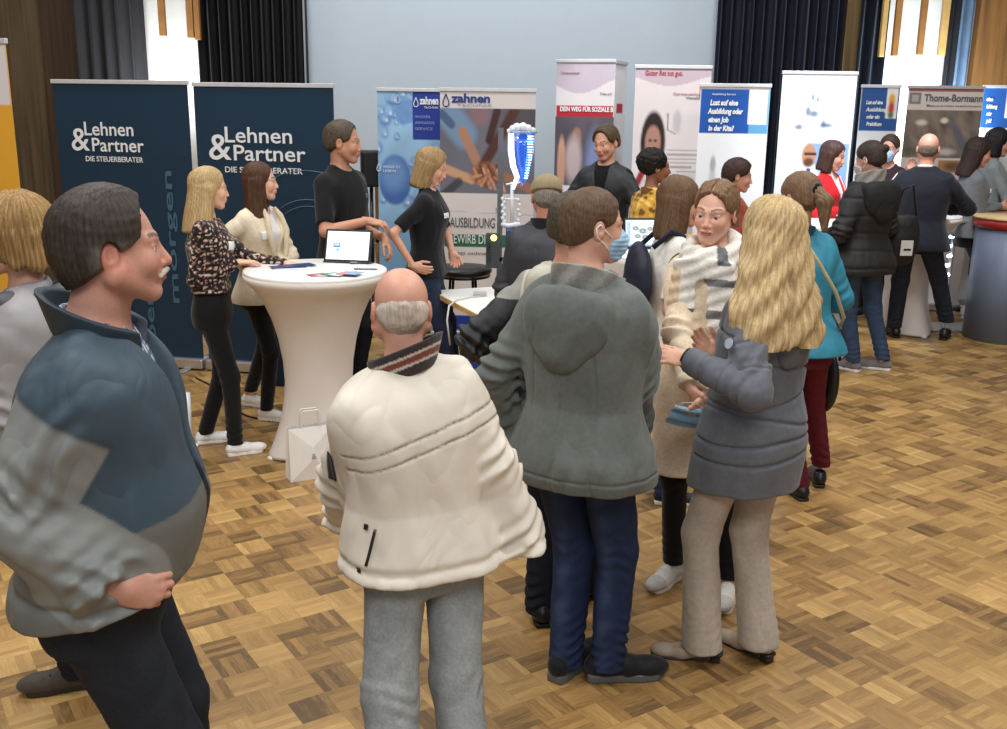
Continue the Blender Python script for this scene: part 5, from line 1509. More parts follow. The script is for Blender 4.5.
def grid_panel(name, parent, w, h, paint, m, y=0.0, x0=0.0, z0=0.0, step=.011, curve=0.0, label=None, th=.003):
    nx, nz_ = max(2, int(w / step)), max(2, int(h / step))
    us = np.linspace(0, 1, nx); vs = np.linspace(0, 1, nz_)
    U, Vv = np.meshgrid(us, vs); u = U.ravel(); v = Vv.ravel()
    c = paint(u, v)
    yy = y + curve * np.sin(v * math.pi)
    P = np.stack([x0 + u * w, yy, z0 + (1 - v) * h], 1)
    i = np.arange(nz_ - 1)[:, None] * nx + np.arange(nx - 1)[None]; i = i.ravel()
    Q = np.stack([i, i + nx, i + nx + 1, i + 1], 1)
    n = len(P)
    P2 = P + (0, th, 0)
    Q = np.concatenate([Q, Q[:, ::-1] + n])
    # rim
    bd = list(range(nx)) + [k * nx + nx - 1 for k in range(1, nz_)] + [(nz_ - 1) * nx + k for k in range(nx - 2, -1, -1)] + [k * nx for k in range(nz_ - 2, 0, -1)]
    b = np.array(bd); b2 = np.roll(b, -1)
    Q = np.concatenate([Q, np.stack([b, b2, b2 + n, b + n], 1)])
    return mesh_obj(name, np.concatenate([P, P2]), Q, m, parent, False, np.concatenate([c, c]), label)

ALU = lambda: mat((205, 207, 210), 'metal', .35, .85)
def roll_up(px0, px1, ytop, Y0, Y1, zb, label, paint, group=None, rail=(215, 217, 220), step=.011, top=None, matk=None):
    A = at_y(px0, ytop, Y0); B = at_y(px1, ytop if top is None else top, Y1)
    w = float(np.hypot(B[0] - A[0], B[1] - A[1])); rz = math.atan2(B[1] - A[1], B[0] - A[0])
    h = float((A[2] + B[2]) / 2)
    root = empty('roll_up_banner', (A[0], A[1], 0), rz, label, 'banner stand', group)
    grid_panel('banner_print', root, w, h - .07, paint, matk or mat(None, 'print', spec=.35), 0, 0, .07, step)
    MB().box((-.008, -.012, h - .022), (w + .008, .014, h + .008)).build('top_rail', mat(rail, 'metal', .4, .3), root, bevel=.003)
    mb = MB(); mb.box((-.01, -.05, .012), (w + .01, .09, .09)); mb.build('base_cassette', ALU(), root, bevel=.012)
    MB().tube([(w / 2, .03, .08), (w / 2, .03, h - .01)], .011).build('support_pole', ALU(), root)
    for x in (.12, w - .12):
        MB().box((x - .03, -.16, 0), (x + .03, .20, .014)).build('foot', ALU(), root, bevel=.004)
    root['h'] = h; root['w'] = w
    def put(body, px, py, hpx, m, wpx=None, bold=.0, rot=0.0, shear=0, name='lettering', space=1.0):
        """lettering whose left baseline point is at this spot of the stand; heights and widths given at its depth"""
        P = ray_on(px, py, A, B); k = P[1] / FPX * 1.02
        x = float(np.hypot(P[0] - A[0], P[1] - A[1])) * (1 if (P[0] - A[0]) >= 0 else -1)
        return text_mesh(name, body, hpx * k / .72, m, root, (x, -.005, P[2]), (math.pi / 2, 0, 0) if not rot else (math.pi / 2, -rot, 0), bold=bold * hpx * k, width=(wpx * k if wpx else None), shear=shear, space=space)
    root_put[root.name] = put
    return root, put
root_put = {}
def ray_on(px, py, A, B):
    r = ray(px, py); o = np.array([0, 0, CAM_H]); n = np.array([-(B[1] - A[1]), B[0] - A[0], 0])
    t = ((A - o) @ n) / (r @ n); return o + r * t

NAVY = (27, 54, 76); WHT = lambda: mat((235, 238, 240), 'paper'); BLT = lambda: mat((64, 98, 122), 'paper')
def p_navy(u, v):
    c = np.tile(lin(NAVY), (len(u), 1)); return c * (1 + .05 * nz2(u * 3, v * 1.5, 3, 2))[:, None]
def lehnen(px, k, put, x, y, sx):
    put('Lehnen', x[0], y[0], sx[0], WHT(), sx[1], .014)
    put('&', x[1], y[1], sx[2], WHT(), sx[3], .01)
    put('Partner', x[2], y[2], sx[4], WHT(), sx[5], .014)
    put('DIE STEUERBERATER', x[3], y[3], sx[6], WHT(), sx[7], .014)
b, put = roll_up(52, 187, 81, 7.95, 7.75, 0, 'dark blue banner stand reading Lehnen & Partner, left of the pair behind the blonde woman', p_navy, 'dark blue tax adviser banners')
lehnen(0, 0, put, (84, 72, 92, 86), (135, 150, 151, 161), (13, 51, 22, 19, 13, 54, 5, 60))
put('Steuerberater', 163, 432, 10, BLT(), 205, .02, rot=math.pi / 2)
put('morgen', 180, 305, 10, BLT(), 130, .02, rot=math.pi / 2)
b, put = roll_up(193, 333, 84, 7.75, 7.55, 0, 'dark blue banner stand reading Lehnen & Partner, directly behind the woman in the cream blazer', p_navy, 'dark blue tax adviser banners')
lehnen(0, 0, put, (224, 209, 233, 225), (142, 159, 160, 172), (15, 68, 25, 23, 15, 73, 5.5, 79))
w = b['w']
mb = MB()
for R_ in (.30, .36, .62):
    mb.tube([(w * .80 + R_ * math.cos(t) * .9, -.004, 1.05 + R_ * math.sin(t) * .8) for t in np.linspace(.9, 2.3, 20)], .004, 4)
mb.build('arc_print', BLT(), b)

# far left: orange and white stand
def p_or(u, v):
    c = np.tile(lin((236, 176, 60)), (len(u), 1)); c = rect(c, u, v, 0, 0, 1, .163, (226, 222, 226)); return c * (1 + .04 * nz2(u, v * 2, 3, 1))[:, None]
b, put = roll_up(-62, 5, 40, 6.5, 6.3, 0, 'orange banner stand with a white head at the left edge', p_or)

# water company stands
ZB = (38, 62, 150)
def p_bub(u, v):
    c = np.tile(lin((150, 190, 222)), (len(u), 1))
    n = nz2(u, v * 2.4, 9, 3)[:, None]; c = np.clip(c * (1 + .18 * n), 0, 1)
    rng = np.random.RandomState(5)
    for i in range(52):
        cu, cv = rng.uniform(0, 1), rng.uniform(0, .47); r = rng.uniform(.02, .085)
        dk = [(70, 116, 184), (96, 146, 206), (50, 90, 165)][i % 3]
        c = blob(c, u, v, cu, cv, r, r * .42, dk, .3, al=.8)
        c = blob(c, u, v, cu - r * .15, cv - r * .08, r * .72, r * .28, (168, 204, 234), .35, al=.75)
        c = blob(c, u, v, cu + r * .25, cv + r * .1, r * .25, r * .1, (235, 245, 250), .5, al=.8)
    c = blob(c, u, v, .24, .375, .23, .105, (72, 110, 176), .06); c = blob(c, u, v, .22, .35, .19, .07, (120, 160, 212), .4, al=.8)
    c = blob(c, u, v, .42, .09, .17, .05, (112, 155, 208), .1, al=.9)
    w = np.clip((v - .47) / .12, 0, 1)[:, None]; c = c * (1 - w) + lin((132, 180, 218)) * w
    c = rect(c, u, v, .50, .0, .98, .205, ZB)
    return c
b, put = roll_up(377, 448, 89, 9.22, 9.18, 0, 'light blue banner stand covered with water bubbles, behind the woman in black polo', p_bub, 'water company banners')
Wm = WHT()
put('zahnen', 420, 104, 7, Wm, 18, .05); put('TECHNIK', 424, 108.5, 2, Wm, 14)
for i, (t, wd) in enumerate((('WASSER', 15), ('ABWASSER', 19), ('SERVICE', 17))): put(t, 415, 118 + i * 6, 2.6, mat((150, 165, 220), 'paper'), wd)
def drop(put_root, px, py, hp, A, m, name='drop_emblem'):
    P = at_y(px, py, A); loc = put_root.matrix_world
    k = A / FPX; mb = MB(); pts = []
    for t in np.linspace(0, 2 * math.pi, 25):
        r = 1; x = math.sin(t) * math.sin(t / 2) ** 1.6; z = -math.cos(t)
        pts.append((x * hp * .33 * k, 0, -z * -1 * hp * .5 * k))
    return pts, P
def put_drop(root, px, py, hpx, m):
    rz = root.rotation_euler[2]; A = np.array(root.location); B = A + np.array([math.cos(rz), math.sin(rz), 0])
    P = ray_on(px, py, A, B); k = P[1] / FPX; x0 = (P[0] - A[0]) / math.cos(rz)
    pts = []
    for t in np.linspace(0, 2 * math.pi, 29):
        pts.append((x0 + math.sin(t) * (math.sin(t / 2) ** 1.8) * hpx * .36 * k, -.005, P[2] + math.cos(t) * hpx * .5 * k))
    MB().tube(pts, hpx * .045 * k, 5, False).build('drop_emblem', m, root)
put_drop(b, 416, 102, 9, Wm); put_drop(b, 379, 167, 8, Wm); put_drop(b, 398, 99, 8, mat((200, 215, 235), 'paper'))
put('WASSER IST', 383, 168, 2.5, Wm, 17); put('LEBEN', 383, 172, 2.5, Wm, 12)

SK = (206, 160, 126)
def p_hands(u, v):
    c = np.tile(lin((222, 214, 210)), (len(u), 1))
    ph = (v > .078) & (v < .415)
    cc = np.tile(lin((112, 112, 122)), (len(u), 1)); cc = cc * (1 + .10 * nz2(u, v * 2, 5, 7))[:, None]
    A_ = 2.2
    cc = blob(cc, u, v, .95, .12, .30, .10, (78, 70, 74), .3, al=.8)
    cc = line(cc, u, v, (.05, .085), (.26, .18), .16, (120, 148, 178), 1, A_)                # denim sleeve
    cc = line(cc, u, v, (.02, .10), (.12, .14), .05, (60, 84, 118), .8, A_)
    cc = line(cc, u, v, (.24, .17), (.42, .31), .062, (178, 132, 108), 1, A_)
    cc = line(cc, u, v, (.78, .085), (.46, .30), .062, (84, 52, 44), 1, A_)                   # dark arm
    cc = line(cc, u, v, (.60, .085), (.52, .20), .05, (70, 44, 40), 1, A_)
    cc = line(cc, u, v, (.0, .31), (.34, .36), .05, SK, 1, A_)                                # pale arm from the left
    cc = line(cc, u, v, (1, .40), (.68, .345), .05, (168, 118, 92), 1, A_)
    cc = blob(cc, u, v, .50, .335, .17, .045, (150, 98, 72), .25)
    for i in range(6):
        cc = line(cc, u, v, (.36 + i * .05, .315 + .006 * (i % 2)), (.44 + i * .05, .385 + .004 * i), .016, [(196, 140, 108), (120, 74, 54), (214, 166, 134)][i % 3], 1, A_)
    for i in range(9):
        a_ = .25 + i * .28; cc = line(cc, u, v, (.52, .335), (.52 - .17 * math.cos(a_), .335 + .055 * math.sin(a_)), .013, [(206, 152, 118), (134, 84, 60), (186, 128, 98)][i % 3], .95, A_)
    for i in range(5): cc = line(cc, u, v, (.42 + i * .045, .30), (.46 + i * .05, .345), .012, [(90, 54, 42), (176, 122, 92)][i % 2], .9, A_)
    cc = line(cc, u, v, (.02, .43), (.20, .37), .05, (60, 58, 66), .8, A_)
    cc = blob(cc, u, v, .42, .10, .10, .04, (150, 110, 110), .3, al=.7)
    c = np.where(ph[:, None], cc, c)
    # paper clip
    for s in (((.60, .475), (.595, .525)), ((.64, .475), (.635, .535)), ((.625, .49), (.62, .53))): c = line(c, u, v, s[0], s[1], .006, (130, 130, 135), 1, A_)
    c = rect(c, u, v, .04, .585, .72, .635, (52, 112, 84))
    c = line(c, u, v, (0, .49), (1, .50), .004, (190, 186, 184), 1, A_)
    c = rect(c, u, v, 0, .93, 1, 1, ZB)
    return c
b, put = roll_up(440, 536, 89, 8.93, 8.88, 0, 'white banner stand showing a stack of joined hands and the words Ausbildung', p_hands, 'water company banners', step=.009)
Zm = mat((44, 62, 130), 'paper')
put('zahnen', 452, 102, 8, Zm, 37, .05); put('TECHNIK', 457, 106, 2.2, mat((160, 160, 170), 'paper'), 34); put_drop(b, 446, 100, 12, Zm)
Dk = mat((70, 66, 70), 'paper')
put('AUSBILDUNG', 450, 227, 10, Dk, 44, .0); put('BEI', 497, 226, 4, Dk, 8); put('BEWIRB DICH', 449, 243, 9, Wm, 46, .0)
put('jetzt online', 452, 254, 3, Dk, 34)

def p_car1(u, v):
    c = np.tile(lin((222, 216, 218)), (len(u), 1))
    w = ((v < .095 + .03 * np.sin(u * 4)))[:, None]; c = np.where(w, lin((196, 184, 196)), c)
    ph = (v > .215) & (v < .48)
    cc = np.tile(lin((92, 84, 96)), (len(u), 1)) * (1 + .3 * nz2(u, v * 2, 10, 4))[:, None]
    cc = blob(cc, u, v, .38, .29, .08, .035, (150, 116, 100), .2); cc = blob(cc, u, v, .33, .38, .14, .09, (186, 170, 168), .3)
    cc = blob(cc, u, v, .12, .40, .07, .11, (196, 152, 128), .15); cc = blob(cc, u, v, .70, .40, .16, .12, (120, 136, 176), .4)
    cc = rect(cc, u, v, .78, .25, .83, .5, (150, 140, 130)); cc = rect(cc, u, v, .88, .25, .92, .5, (140, 130, 120))
    c = np.where(ph[:, None], np.clip(cc, 0, 1), c)
    return rect(c, u, v, 0, .172, 1, .215, (176, 44, 56))
b, put = roll_up(557, 616, 60, 9.9, 9.7, 0, 'white banner stand with a red text stripe over a photo, behind the smiling man', p_car1, 'welfare association banners')
put('DEIN WEG FÜR SOZIALE B', 560, 111, 4.2, Wm, 52, .04); put('Caritasverband', 561, 74, 2.4, mat((150, 90, 110), 'paper'), 18); put('Trier e.V.', 600, 95, 2.4, Dk, 12)
def p_car3(u, v):
    c = np.tile(lin((236, 236, 240)), (len(u), 1)); c = rect(c, u, v, .2, .16, .75, .2, (176, 44, 56)); return c
b, put = roll_up(616, 627, 62, 9.95, 10.35, 0, 'white banner stand turned nearly edge on, right of the red striped one', p_car3, 'welfare association banners')
def p_car2(u, v):
    c = np.tile(lin((216, 206, 206)), (len(u), 1))
    w = (v < .052 + .022 * np.sin(3.6 - u * 4.4))[:, None]; c = np.where(w, lin((190, 172, 182)), c)
    # printed woman with dark hair and red strap
    c = blob(c, u, v, .27, .290, .165, .120, (44, 30, 32), .08)
    c = blob(c, u, v, .27, .355, .16, .10, (52, 34, 34), .1)
    c = blob(c, u, v, .27, .290, .105, .066, (168, 126, 112), .12)
    c = blob(c, u, v, .27, .392, .30, .050, (224, 216, 218), .2)
    c = blob(c, u, v, .235, .282, .02, .006, (70, 40, 40), .3); c = blob(c, u, v, .305, .282, .02, .006, (70, 40, 40), .3)
    c = blob(c, u, v, .27, .325, .035, .008, (200, 120, 110), .3)
    c = line(c, u, v, (.18, .385), (.0, .50), .05, (150, 40, 52), 1, 2.4)
    # faint sketch of a person
    c = blob(c, u, v, .58, .200, .055, .035, (176, 168, 170), .3, al=.7); c = blob(c, u, v, .58, .235, .05, .02, (188, 180, 182), .5, al=.7)
    c = line(c, u, v, (.45, .18), (.46, .24), .012, (110, 104, 108), .9, 2.4); c = line(c, u, v, (.46, .24), (.56, .255), .008, (140, 134, 136), .8, 2.4)
    c = rect(c, u, v, .86, .075, .955, .125, (170, 60, 72)); c = rect(c, u, v, .88, .085, .93, .105, (225, 200, 205))
    for i, (a, e) in enumerate(((.47, .9), (.47, .95), (.47, .92), (.47, .93), (.47, .8), (.60, .95))):
        vv = .315 + i * .016; c = rect(c, u, v, a, vv, e, vv + .006, (150, 144, 146), .8)
    return c
b, put = roll_up(636, 712, 65, 9.55, 9.5, 0, 'tall pale grey banner stand showing a dark haired woman with red strap', p_car2, 'welfare association banners', top=67)
put('Guter Rat tut gut.', 645, 75, 4.5, mat((176, 52, 66), 'paper'), 35, .02); put('Caritasverband', 673, 95, 2.6, mat((176, 110, 120), 'paper'), 28); put('Westeifel e.V.', 686, 99, 2.4, Dk, 18)

BB = (28, 84, 168)
def p_blue(u, v):
    c = np.tile(lin((232, 236, 240)), (len(u), 1))
    c = rect(c, u, v, 0, .02, 1, .190, BB)
    w = ((v > .02) & (v < .190) & (u > .72))[:, None]; c = np.where(w, c * .35 + lin((120, 190, 225)) * .65, c)
    c = rect(c, u, v, .70, .0, .97, .15, (238, 240, 240))
    c = blob(c, u, v, .24, .42, .05, .13, (196, 198, 202), .3); c = blob(c, u, v, .24, .31, .04, .03, (170, 168, 170), .3)
    return c
b, put = roll_up(701, 771, 84, 9.05, 9.0, 0, 'white and blue banner stand with bold white question text, brightly lit', p_blue, top=85)
for i, t in enumerate(('Lust auf eine', 'Ausbildung oder', 'einen Job', 'in der Kita?')): put(t, 710 - (i > 0) * 2, 105 + i * 8.5, 5, Wm, (26, 33, 19, 24)[i], .06, shear=.15)
put('Ausbildung bei uns', 712, 95, 2, Wm, 22)
def p_white(u, v):
    c = np.tile(lin((236, 240, 245)), (len(u), 1))
    for (cu, cv, ru, rv) in ((.43, .100, .02, .012), (.50, .108, .02, .008), (.38, .155, .03, .018), (.46, .165, .06, .012), (.27, .218, .05, .010), (.64, .210, .085, .008), (.60, .205, .03, .014)):
        c = blob(c, u, v, cu, cv, ru, rv, (70, 96, 130), .5, al=.8)
    c = rect(c, u, v, .40, .285, .98, .45, (150, 186, 232))
    c = blob(c, u, v, .36, .435, .26, .085, (240, 242, 246), .1); c = blob(c, u, v, .44, .330, .095, .046, (206, 150, 118), .1)
    c = blob(c, u, v, .44, .360, .07, .018, (110, 72, 54), .3); c = line(c, u, v, (.38, .325), (.53, .325), .010, (60, 50, 50), 1, 1.4)
    return rect(c, u, v, .43, .385, .47, .46, (70, 90, 140))
b, put = roll_up(783, 858, 73, 9.95, 9.9, 0, 'white banner stand printed with small sketches above a man in glasses', p_white, top=71)
def p_b9(u, v):
    c = np.tile(lin((226, 228, 230)), (len(u), 1)); c = rect(c, u, v, 0, 0, 1, .20, (40, 84, 146)); c = rect(c, u, v, .68, .01, .94, .145, (232, 232, 228))
    c = blob(c, u, v, .81, .06, .08, .025, (222, 170, 60), .3); c = blob(c, u, v, .81, .10, .08, .03, (190, 60, 50), .4); c = blob(c, u, v, .81, .13, .07, .015, (70, 120, 70), .4); return c
b, put = roll_up(862, 901, 85, 10.6, 10.55, 0, 'small blue and white banner stand between navy curtain and bright niche', p_b9, 'blue and white vocational banners', top=86)
for i, t in enumerate(('Lust auf eine', 'Ausbildung', 'oder ein', 'Praktikum')): put(t, 866, 104 + i * 7.2, 3.6, Wm, (15, 19, 12, 14)[i], .05, shear=.15)
def p_thom(u, v):
    c = np.tile(lin((206, 196, 190)), (len(u), 1)); c = rect(c, u, v, 0, 0, 1, .022, (150, 90, 90))
    c = rect(c, u, v, .03, .028, .17, .080, (120, 116, 116)); c = rect(c, u, v, .06, .04, .14, .068, (170, 166, 164))
    ph = (v > .105) & (v < .315)
    n1 = nz2(u, v * 2.0, 9, 11); n2 = nz2(u, v * 2.0, 26, 12); n3 = nz2(u, v * 2, 60, 13)
    g = .5 + .35 * n1 + .25 * n2 + .12 * n3
    cc = lin((70, 64, 64)) * (1 - np.clip(g, 0, 1))[:, None] + lin((150, 134, 118)) * np.clip(g, 0, 1)[:, None]
    cc = blob(cc, u, v, .22, .16, .07, .012, (206, 196, 180), .4); cc = blob(cc, u, v, .52, .15, .05, .012, (220, 206, 180), .4); cc = blob(cc, u, v, .75, .23, .16, .03, (96, 96, 104), .3, .5)
    cc = blob(cc, u, v, .58, .29, .12, .015, (210, 204, 196), .5, al=.7); cc = blob(cc, u, v, .1, .29, .1, .02, (70, 90, 60), .4, al=.6)
    c = np.where(ph[:, None], cc, c)
    c = rect(c, u, v, .50, .325, .92, .385, (166, 126, 84)); c = blob(c, u, v, .7, .355, .12, .02, (110, 80, 60), .4)
    return c
b, put = roll_up(909, 985, 87, 10.58, 10.54, 0, 'wide banner stand headed Thome-Bormann with a large quarry photograph', p_thom, top=86, rail=(190, 190, 188))
put('Thome-Bormann', 924, 101, 6.5, mat((96, 94, 96), 'paper'), 54, .04); put('Bauunternehmen', 926, 106.5, 2, Dk, 50)
def p_b11(u, v):
    c = np.tile(lin((222, 224, 228)), (len(u), 1)); c = rect(c, u, v, 0, 0, 1, .19, (38, 92, 168)); c = rect(c, u, v, .52, .0, .98, .145, (230, 228, 222))
    c = blob(c, u, v, .72, .05, .12, .03, (222, 170, 60), .3); c = blob(c, u, v, .72, .10, .12, .04, (190, 60, 50), .4); return c
b, put = roll_up(984, 1030, 86, 10.85, 10.8, 0, 'blue and white banner stand cut by the right edge of the picture', p_b11, 'blue and white vocational banners')
for i, t in enumerate(('eine', 'bildung', 'oder', 'job?')): put(t, 986, 101 + i * 7.2, 3.6, Wm, (6, 10, 5, 5)[i], .05, shear=.15)

# ---------------------------------------------------------------- stretch-covered standing tables
def bar_table(px, py, label, z=1.10, Y=None, R_=.41, rot=.5, group=None, cover=(226, 218, 210), prof=None):
    P = at_z(px, py, z) if Y is None else np.array([at_y(px, py, Y)[0], Y, 0])
    root = empty('bar_table', (P[0], P[1], 0), 0, label, 'standing table', group)
    MB().lathe([(R_ - .006, z - .028), (R_, z - .022), (R_, z - .004), (R_ - .006, z)], n=64).build('tabletop', mat((240, 238, 234), 'plastic', .35), root, True)
    prof = prof or [(.412, 1.082), (.411, 1.05), (.36, 1.00), (.31, .93), (.262, .82), (.228, .70), (.205, .56), (.198, .44), (.205, .33), (.222, .22), (.250, .11), (.275, .03), (.281, .012)]
    def fn(r, zz, w):
        t = np.clip((.55 - zz) / .55, 0, 1) ** 1.5
        c4 = abs(math.cos(2 * (w - rot))); return r * (1 + t * (.18 * c4 ** 3 - .10 * (1 - c4)))
    k = z / 1.10
    mb = MB(); mb.lathe([(r * R_ / .41, zz * k) for r, zz in prof], n=72, fn=fn)
    mb.build('stretch_cover', mat(cover, 'shell', .75, bump=.02, var=.02), root, True)
    for i in range(4):
        w_ = rot + i * math.pi / 2
        MB().lathe([(.028, 0), (.03, .012), (.02, .02)], (.315 * math.cos(w_), .315 * math.sin(w_), 0), 12).build('foot', mat((235, 235, 232), 'plastic'), root, True)
    return root
TB = bar_table(315.5, 269, 'large round standing table in a white stretch cover, tablet computer on top', rot=.62, group='white stretch-covered standing tables')
TBp = np.array(TB.location)
T2 = bar_table(660, 251, 'white stretch-covered standing table behind the man in the grey coat', group='white stretch-covered standing tables', rot=.2,
    prof=[(.412, 1.082), (.411, 1.05), (.385, .95), (.355, .80), (.335, .6), (.33, .4), (.335, .2), (.35, .03), (.352, .012)])
T3 = bar_table(913, 227, 'white stretch-covered standing table in front of the man in the dark suit', Y=9.56, group='white stretch-covered standing tables', rot=.3)
T4 = bar_table(830, 216, 'white standing table in front of the woman in the red cardigan', Y=8.72, group='white stretch-covered standing tables', rot=.3)

def tablet(P, yaw, w, h, tilt, label, paint, name='tablet_computer'):
    root = empty(name, P, yaw, label, 'screen')
    t = math.radians(tilt); M4 = Matrix.Rotation(-t, 4, 'X')
    MB().box((-w / 2, -.006, 0), (w / 2, .006, h), M4).build('casing', mat((22, 22, 24), 'plastic', .4), root, bevel=.004)
    g = grid_panel('display', root, w * .90, h * .86, paint, DISP, -.0105, -w * .45, h * .07, .006)
    g.matrix_local = M4
    MB().box((-w * .3, .0, 0), (w * .3, .004, h * .55), Matrix.Translation((0, h * .38, 0)) @ Matrix.Rotation(math.radians(28), 4, 'X')).build('kickstand', mat((30, 30, 32), 'plastic'), root)
    MB().box((-w / 2, -.02, 0), (w / 2, .02, .006)).build('base_edge', mat((26, 26, 28), 'plastic'), root, bevel=.002)
    return root
def _disp():
    m, nt, b = _nt('lit_display'); a = nd(nt, 'ShaderNodeAttribute'); a.attribute_name = 'Col'
    nt.links.new(a.outputs['Color'], b.inputs['Base Color']); nt.links.new(a.outputs['Color'], b.inputs['Emission Color'])
    b.inputs['Emission Strength'].default_value = .75; b.inputs['Roughness'].default_value = .2; return m
DISP = _disp()
def p_d1(u, v):
    c = np.tile(lin((226, 236, 244)), (len(u), 1)); c = rect(c, u, v, .15, .42, .33, .56, (60, 120, 170)); c = rect(c, u, v, .19, .46, .30, .50, (220, 235, 245))
    c = blob(c, u, v, .27, .66, .04, .05, (90, 150, 170), .3); return blob(c, u, v, .12, .18, .015, .02, (60, 60, 70), .3)
P = at_z(347, 263, 1.10)
tablet((P[0], P[1], 1.104), math.radians(-9), .29, .20, 20, 'black framed tablet computer standing on the large white table', p_d1)
def p_d2(u, v):
    c = np.tile(lin((190, 222, 240)), (len(u), 1)); c = rect(c, u, v, .05, .08, .95, .92, (226, 238, 246))
    for (a, b_, r) in ((.30, .32, .10), (.52, .42, .12), (.74, .34, .09), (.36, .62, .10), (.60, .66, .11), (.80, .60, .09)): c = blob(c, u, v, a, b_, r, r * .9, (84, 110, 128), .3); c = blob(c, u, v, a, b_, r * .5, r * .4, (170, 176, 150), .4)
    c = rect(c, u, v, .0, .94, 1, 1, (40, 90, 150)); return rect(c, u, v, .05, .08, .16, .92, (60, 110, 180), .6)
P = at_z(642, 249, 1.10)
tablet((P[0], P[1] + .0, 1.104), math.radians(6), .25, .205, 14, 'black laptop computer with photos on screen, on table behind the grey-coated man', p_d2, 'laptop_computer')

# things on the large table
rng = random.Random(4)
Zt = 1.1005
def sheet(name, px, py, w, h, rot, m, label, cat, group, z=0, extra=None, th=.0025):
    P = at_z(px, py, 1.10)
    root = MB().box((-w / 2, -h / 2, 0), (w / 2, h / 2, th)).build(name, m, bevel=.0)
    root.location = (P[0], P[1], Zt + z); root.rotation_euler = (0, 0, rot)
    tag(root, label, cat, group)
    return root
NV = mat((58, 72, 108), 'paper', .35); GRY = mat((214, 218, 226), 'paper')
sheet('brochure', 293, 268.5, .20, .10, .05, GRY, 'pale brochure at the bottom of the fanned pile on the large white table', 'brochure', 'brochures on the large white table', 0)
sheet('brochure', 288, 267.5, .20, .10, .35, NV, 'dark blue brochure in the middle of the fanned pile, turned to the left', 'brochure', 'brochures on the large white table', .003)
sheet('brochure', 297, 266.5, .20, .10, .62, NV, 'dark blue brochure on top of the fanned pile, corner pointing away', 'brochure', 'brochures on the large white table', .006)
cols = [(196, 80, 70), (210, 208, 204), (60, 140, 110), (220, 216, 210), (190, 70, 60), (70, 120, 170)]
for i, c_ in enumerate(cols):
    sheet('flyer', 318 + i * 7.2, 275.2 + (.6 if i % 2 else 0), .075, .11, -.9 + .12 * i, mat(c_, 'paper', .3), ['red flyer at the left end of the coloured row on the white table', 'white flyer beside the red one at the left end of the coloured row', 'green flyer in the coloured row on the white table', 'white flyer between the green and the second red flyer', 'red flyer right of middle in the coloured row', 'blue flyer at the right end of the coloured row'][i], 'flyer', 'coloured flyers on the large white table', .0004 + i * .0026)
for i, (px, py, r) in enumerate(((362, 264, .15), (366, 270, .02))):
    P = at_z(px, py, 1.10)
    mb = MB().tube([(-.07, 0, 0), (.055, 0, 0), (.068, 0, 0)], [.0045, .0045, .002], 8)
    o = mb.build('pen', mat((60, 64, 84) if i == 0 else (110, 112, 124), 'plastic'), None, True); o.location = (P[0], P[1], Zt + .0048); o.rotation_euler = (0, 0, r)
    MB().box((-.07, -.001, .004), (-.03, .001, .008)).build('pen_clip', ALU(), o)
    tag(o, ['dark blue pen lying right of the tablet, farther from the edge', 'grey pen lying nearest the right edge of the white table'][i], 'pen', 'pens on the large white table')
P = at_z(259, 262, 1.10)
o = MB().tube([(-.07, 0, 0), (.05, 0, 0), (.068, 0, 0)], [.0045, .0045, .002], 8).build('pen', mat((120, 124, 140), 'plastic'), None, True); o.location = (P[0], P[1], Zt + .0048); o.rotation_euler = (0, 0, -.6)
tag(o, 'slim grey pen lying left of the brochures by the blonde woman', 'pen', 'pens on the large white table')

# paper bag by the table foot
P0 = at_z(291, 483, 0); P1 = at_z(337, 476, 0); wv = float(np.linalg.norm(P1 - P0)); rz = math.atan2(P1[1] - P0[1], P1[0] - P0[0])
bag = empty('paper_bag', (P0[0], P0[1], 0), rz, 'white paper carrier bag standing on the floor against the large table', 'bag')
def bagmesh():
    w, d, h = wv, .11, .30; ti = .0
    V = [(0, 0, .001), (w, 0, .001), (w, d, .001), (0, d, .001), (.005, .03, h), (w - .005, .03, h), (w - .005, d - .03, h), (.005, d - .03, h), (0.0, d / 2, .001), (w, d / 2, .001), (.022, d / 2, h), (w - .022, d / 2, h), (w / 2, -.012, h * .42), (w / 2, -.004, h * .62)]
    F = [(0, 1, 12), (1, 5, 13, 12), (4, 0, 12, 13), (5, 4, 13), (2, 3, 7, 6), (1, 9, 11, 5), (9, 2, 6, 11), (3, 8, 10, 7), (8, 0, 4, 10), (0, 3, 2, 1)]
    return V, F
V, F = bagmesh(); o = mesh_obj('bag_body', V, F, mat((238, 236, 232), 'paper', bump=.15), bag, False)
s_ = o.modifiers.new('thickness', 'SOLIDIFY'); s_.thickness = .0015
for y in (.032, .078):
    MB().tube([(wv * .30, y, .29), (wv * .30, y, .375), (wv * .34, y, .39), (wv * .66, y, .39), (wv * .70, y, .375), (wv * .70, y, .29)], .005, 6).build('handle', mat((232, 228, 224), 'paper'), bag)
text_mesh('emblem', '&', .045, mat((150, 152, 150), 'paper'), bag, (wv / 2, -.0135, .125), align='CENTER')

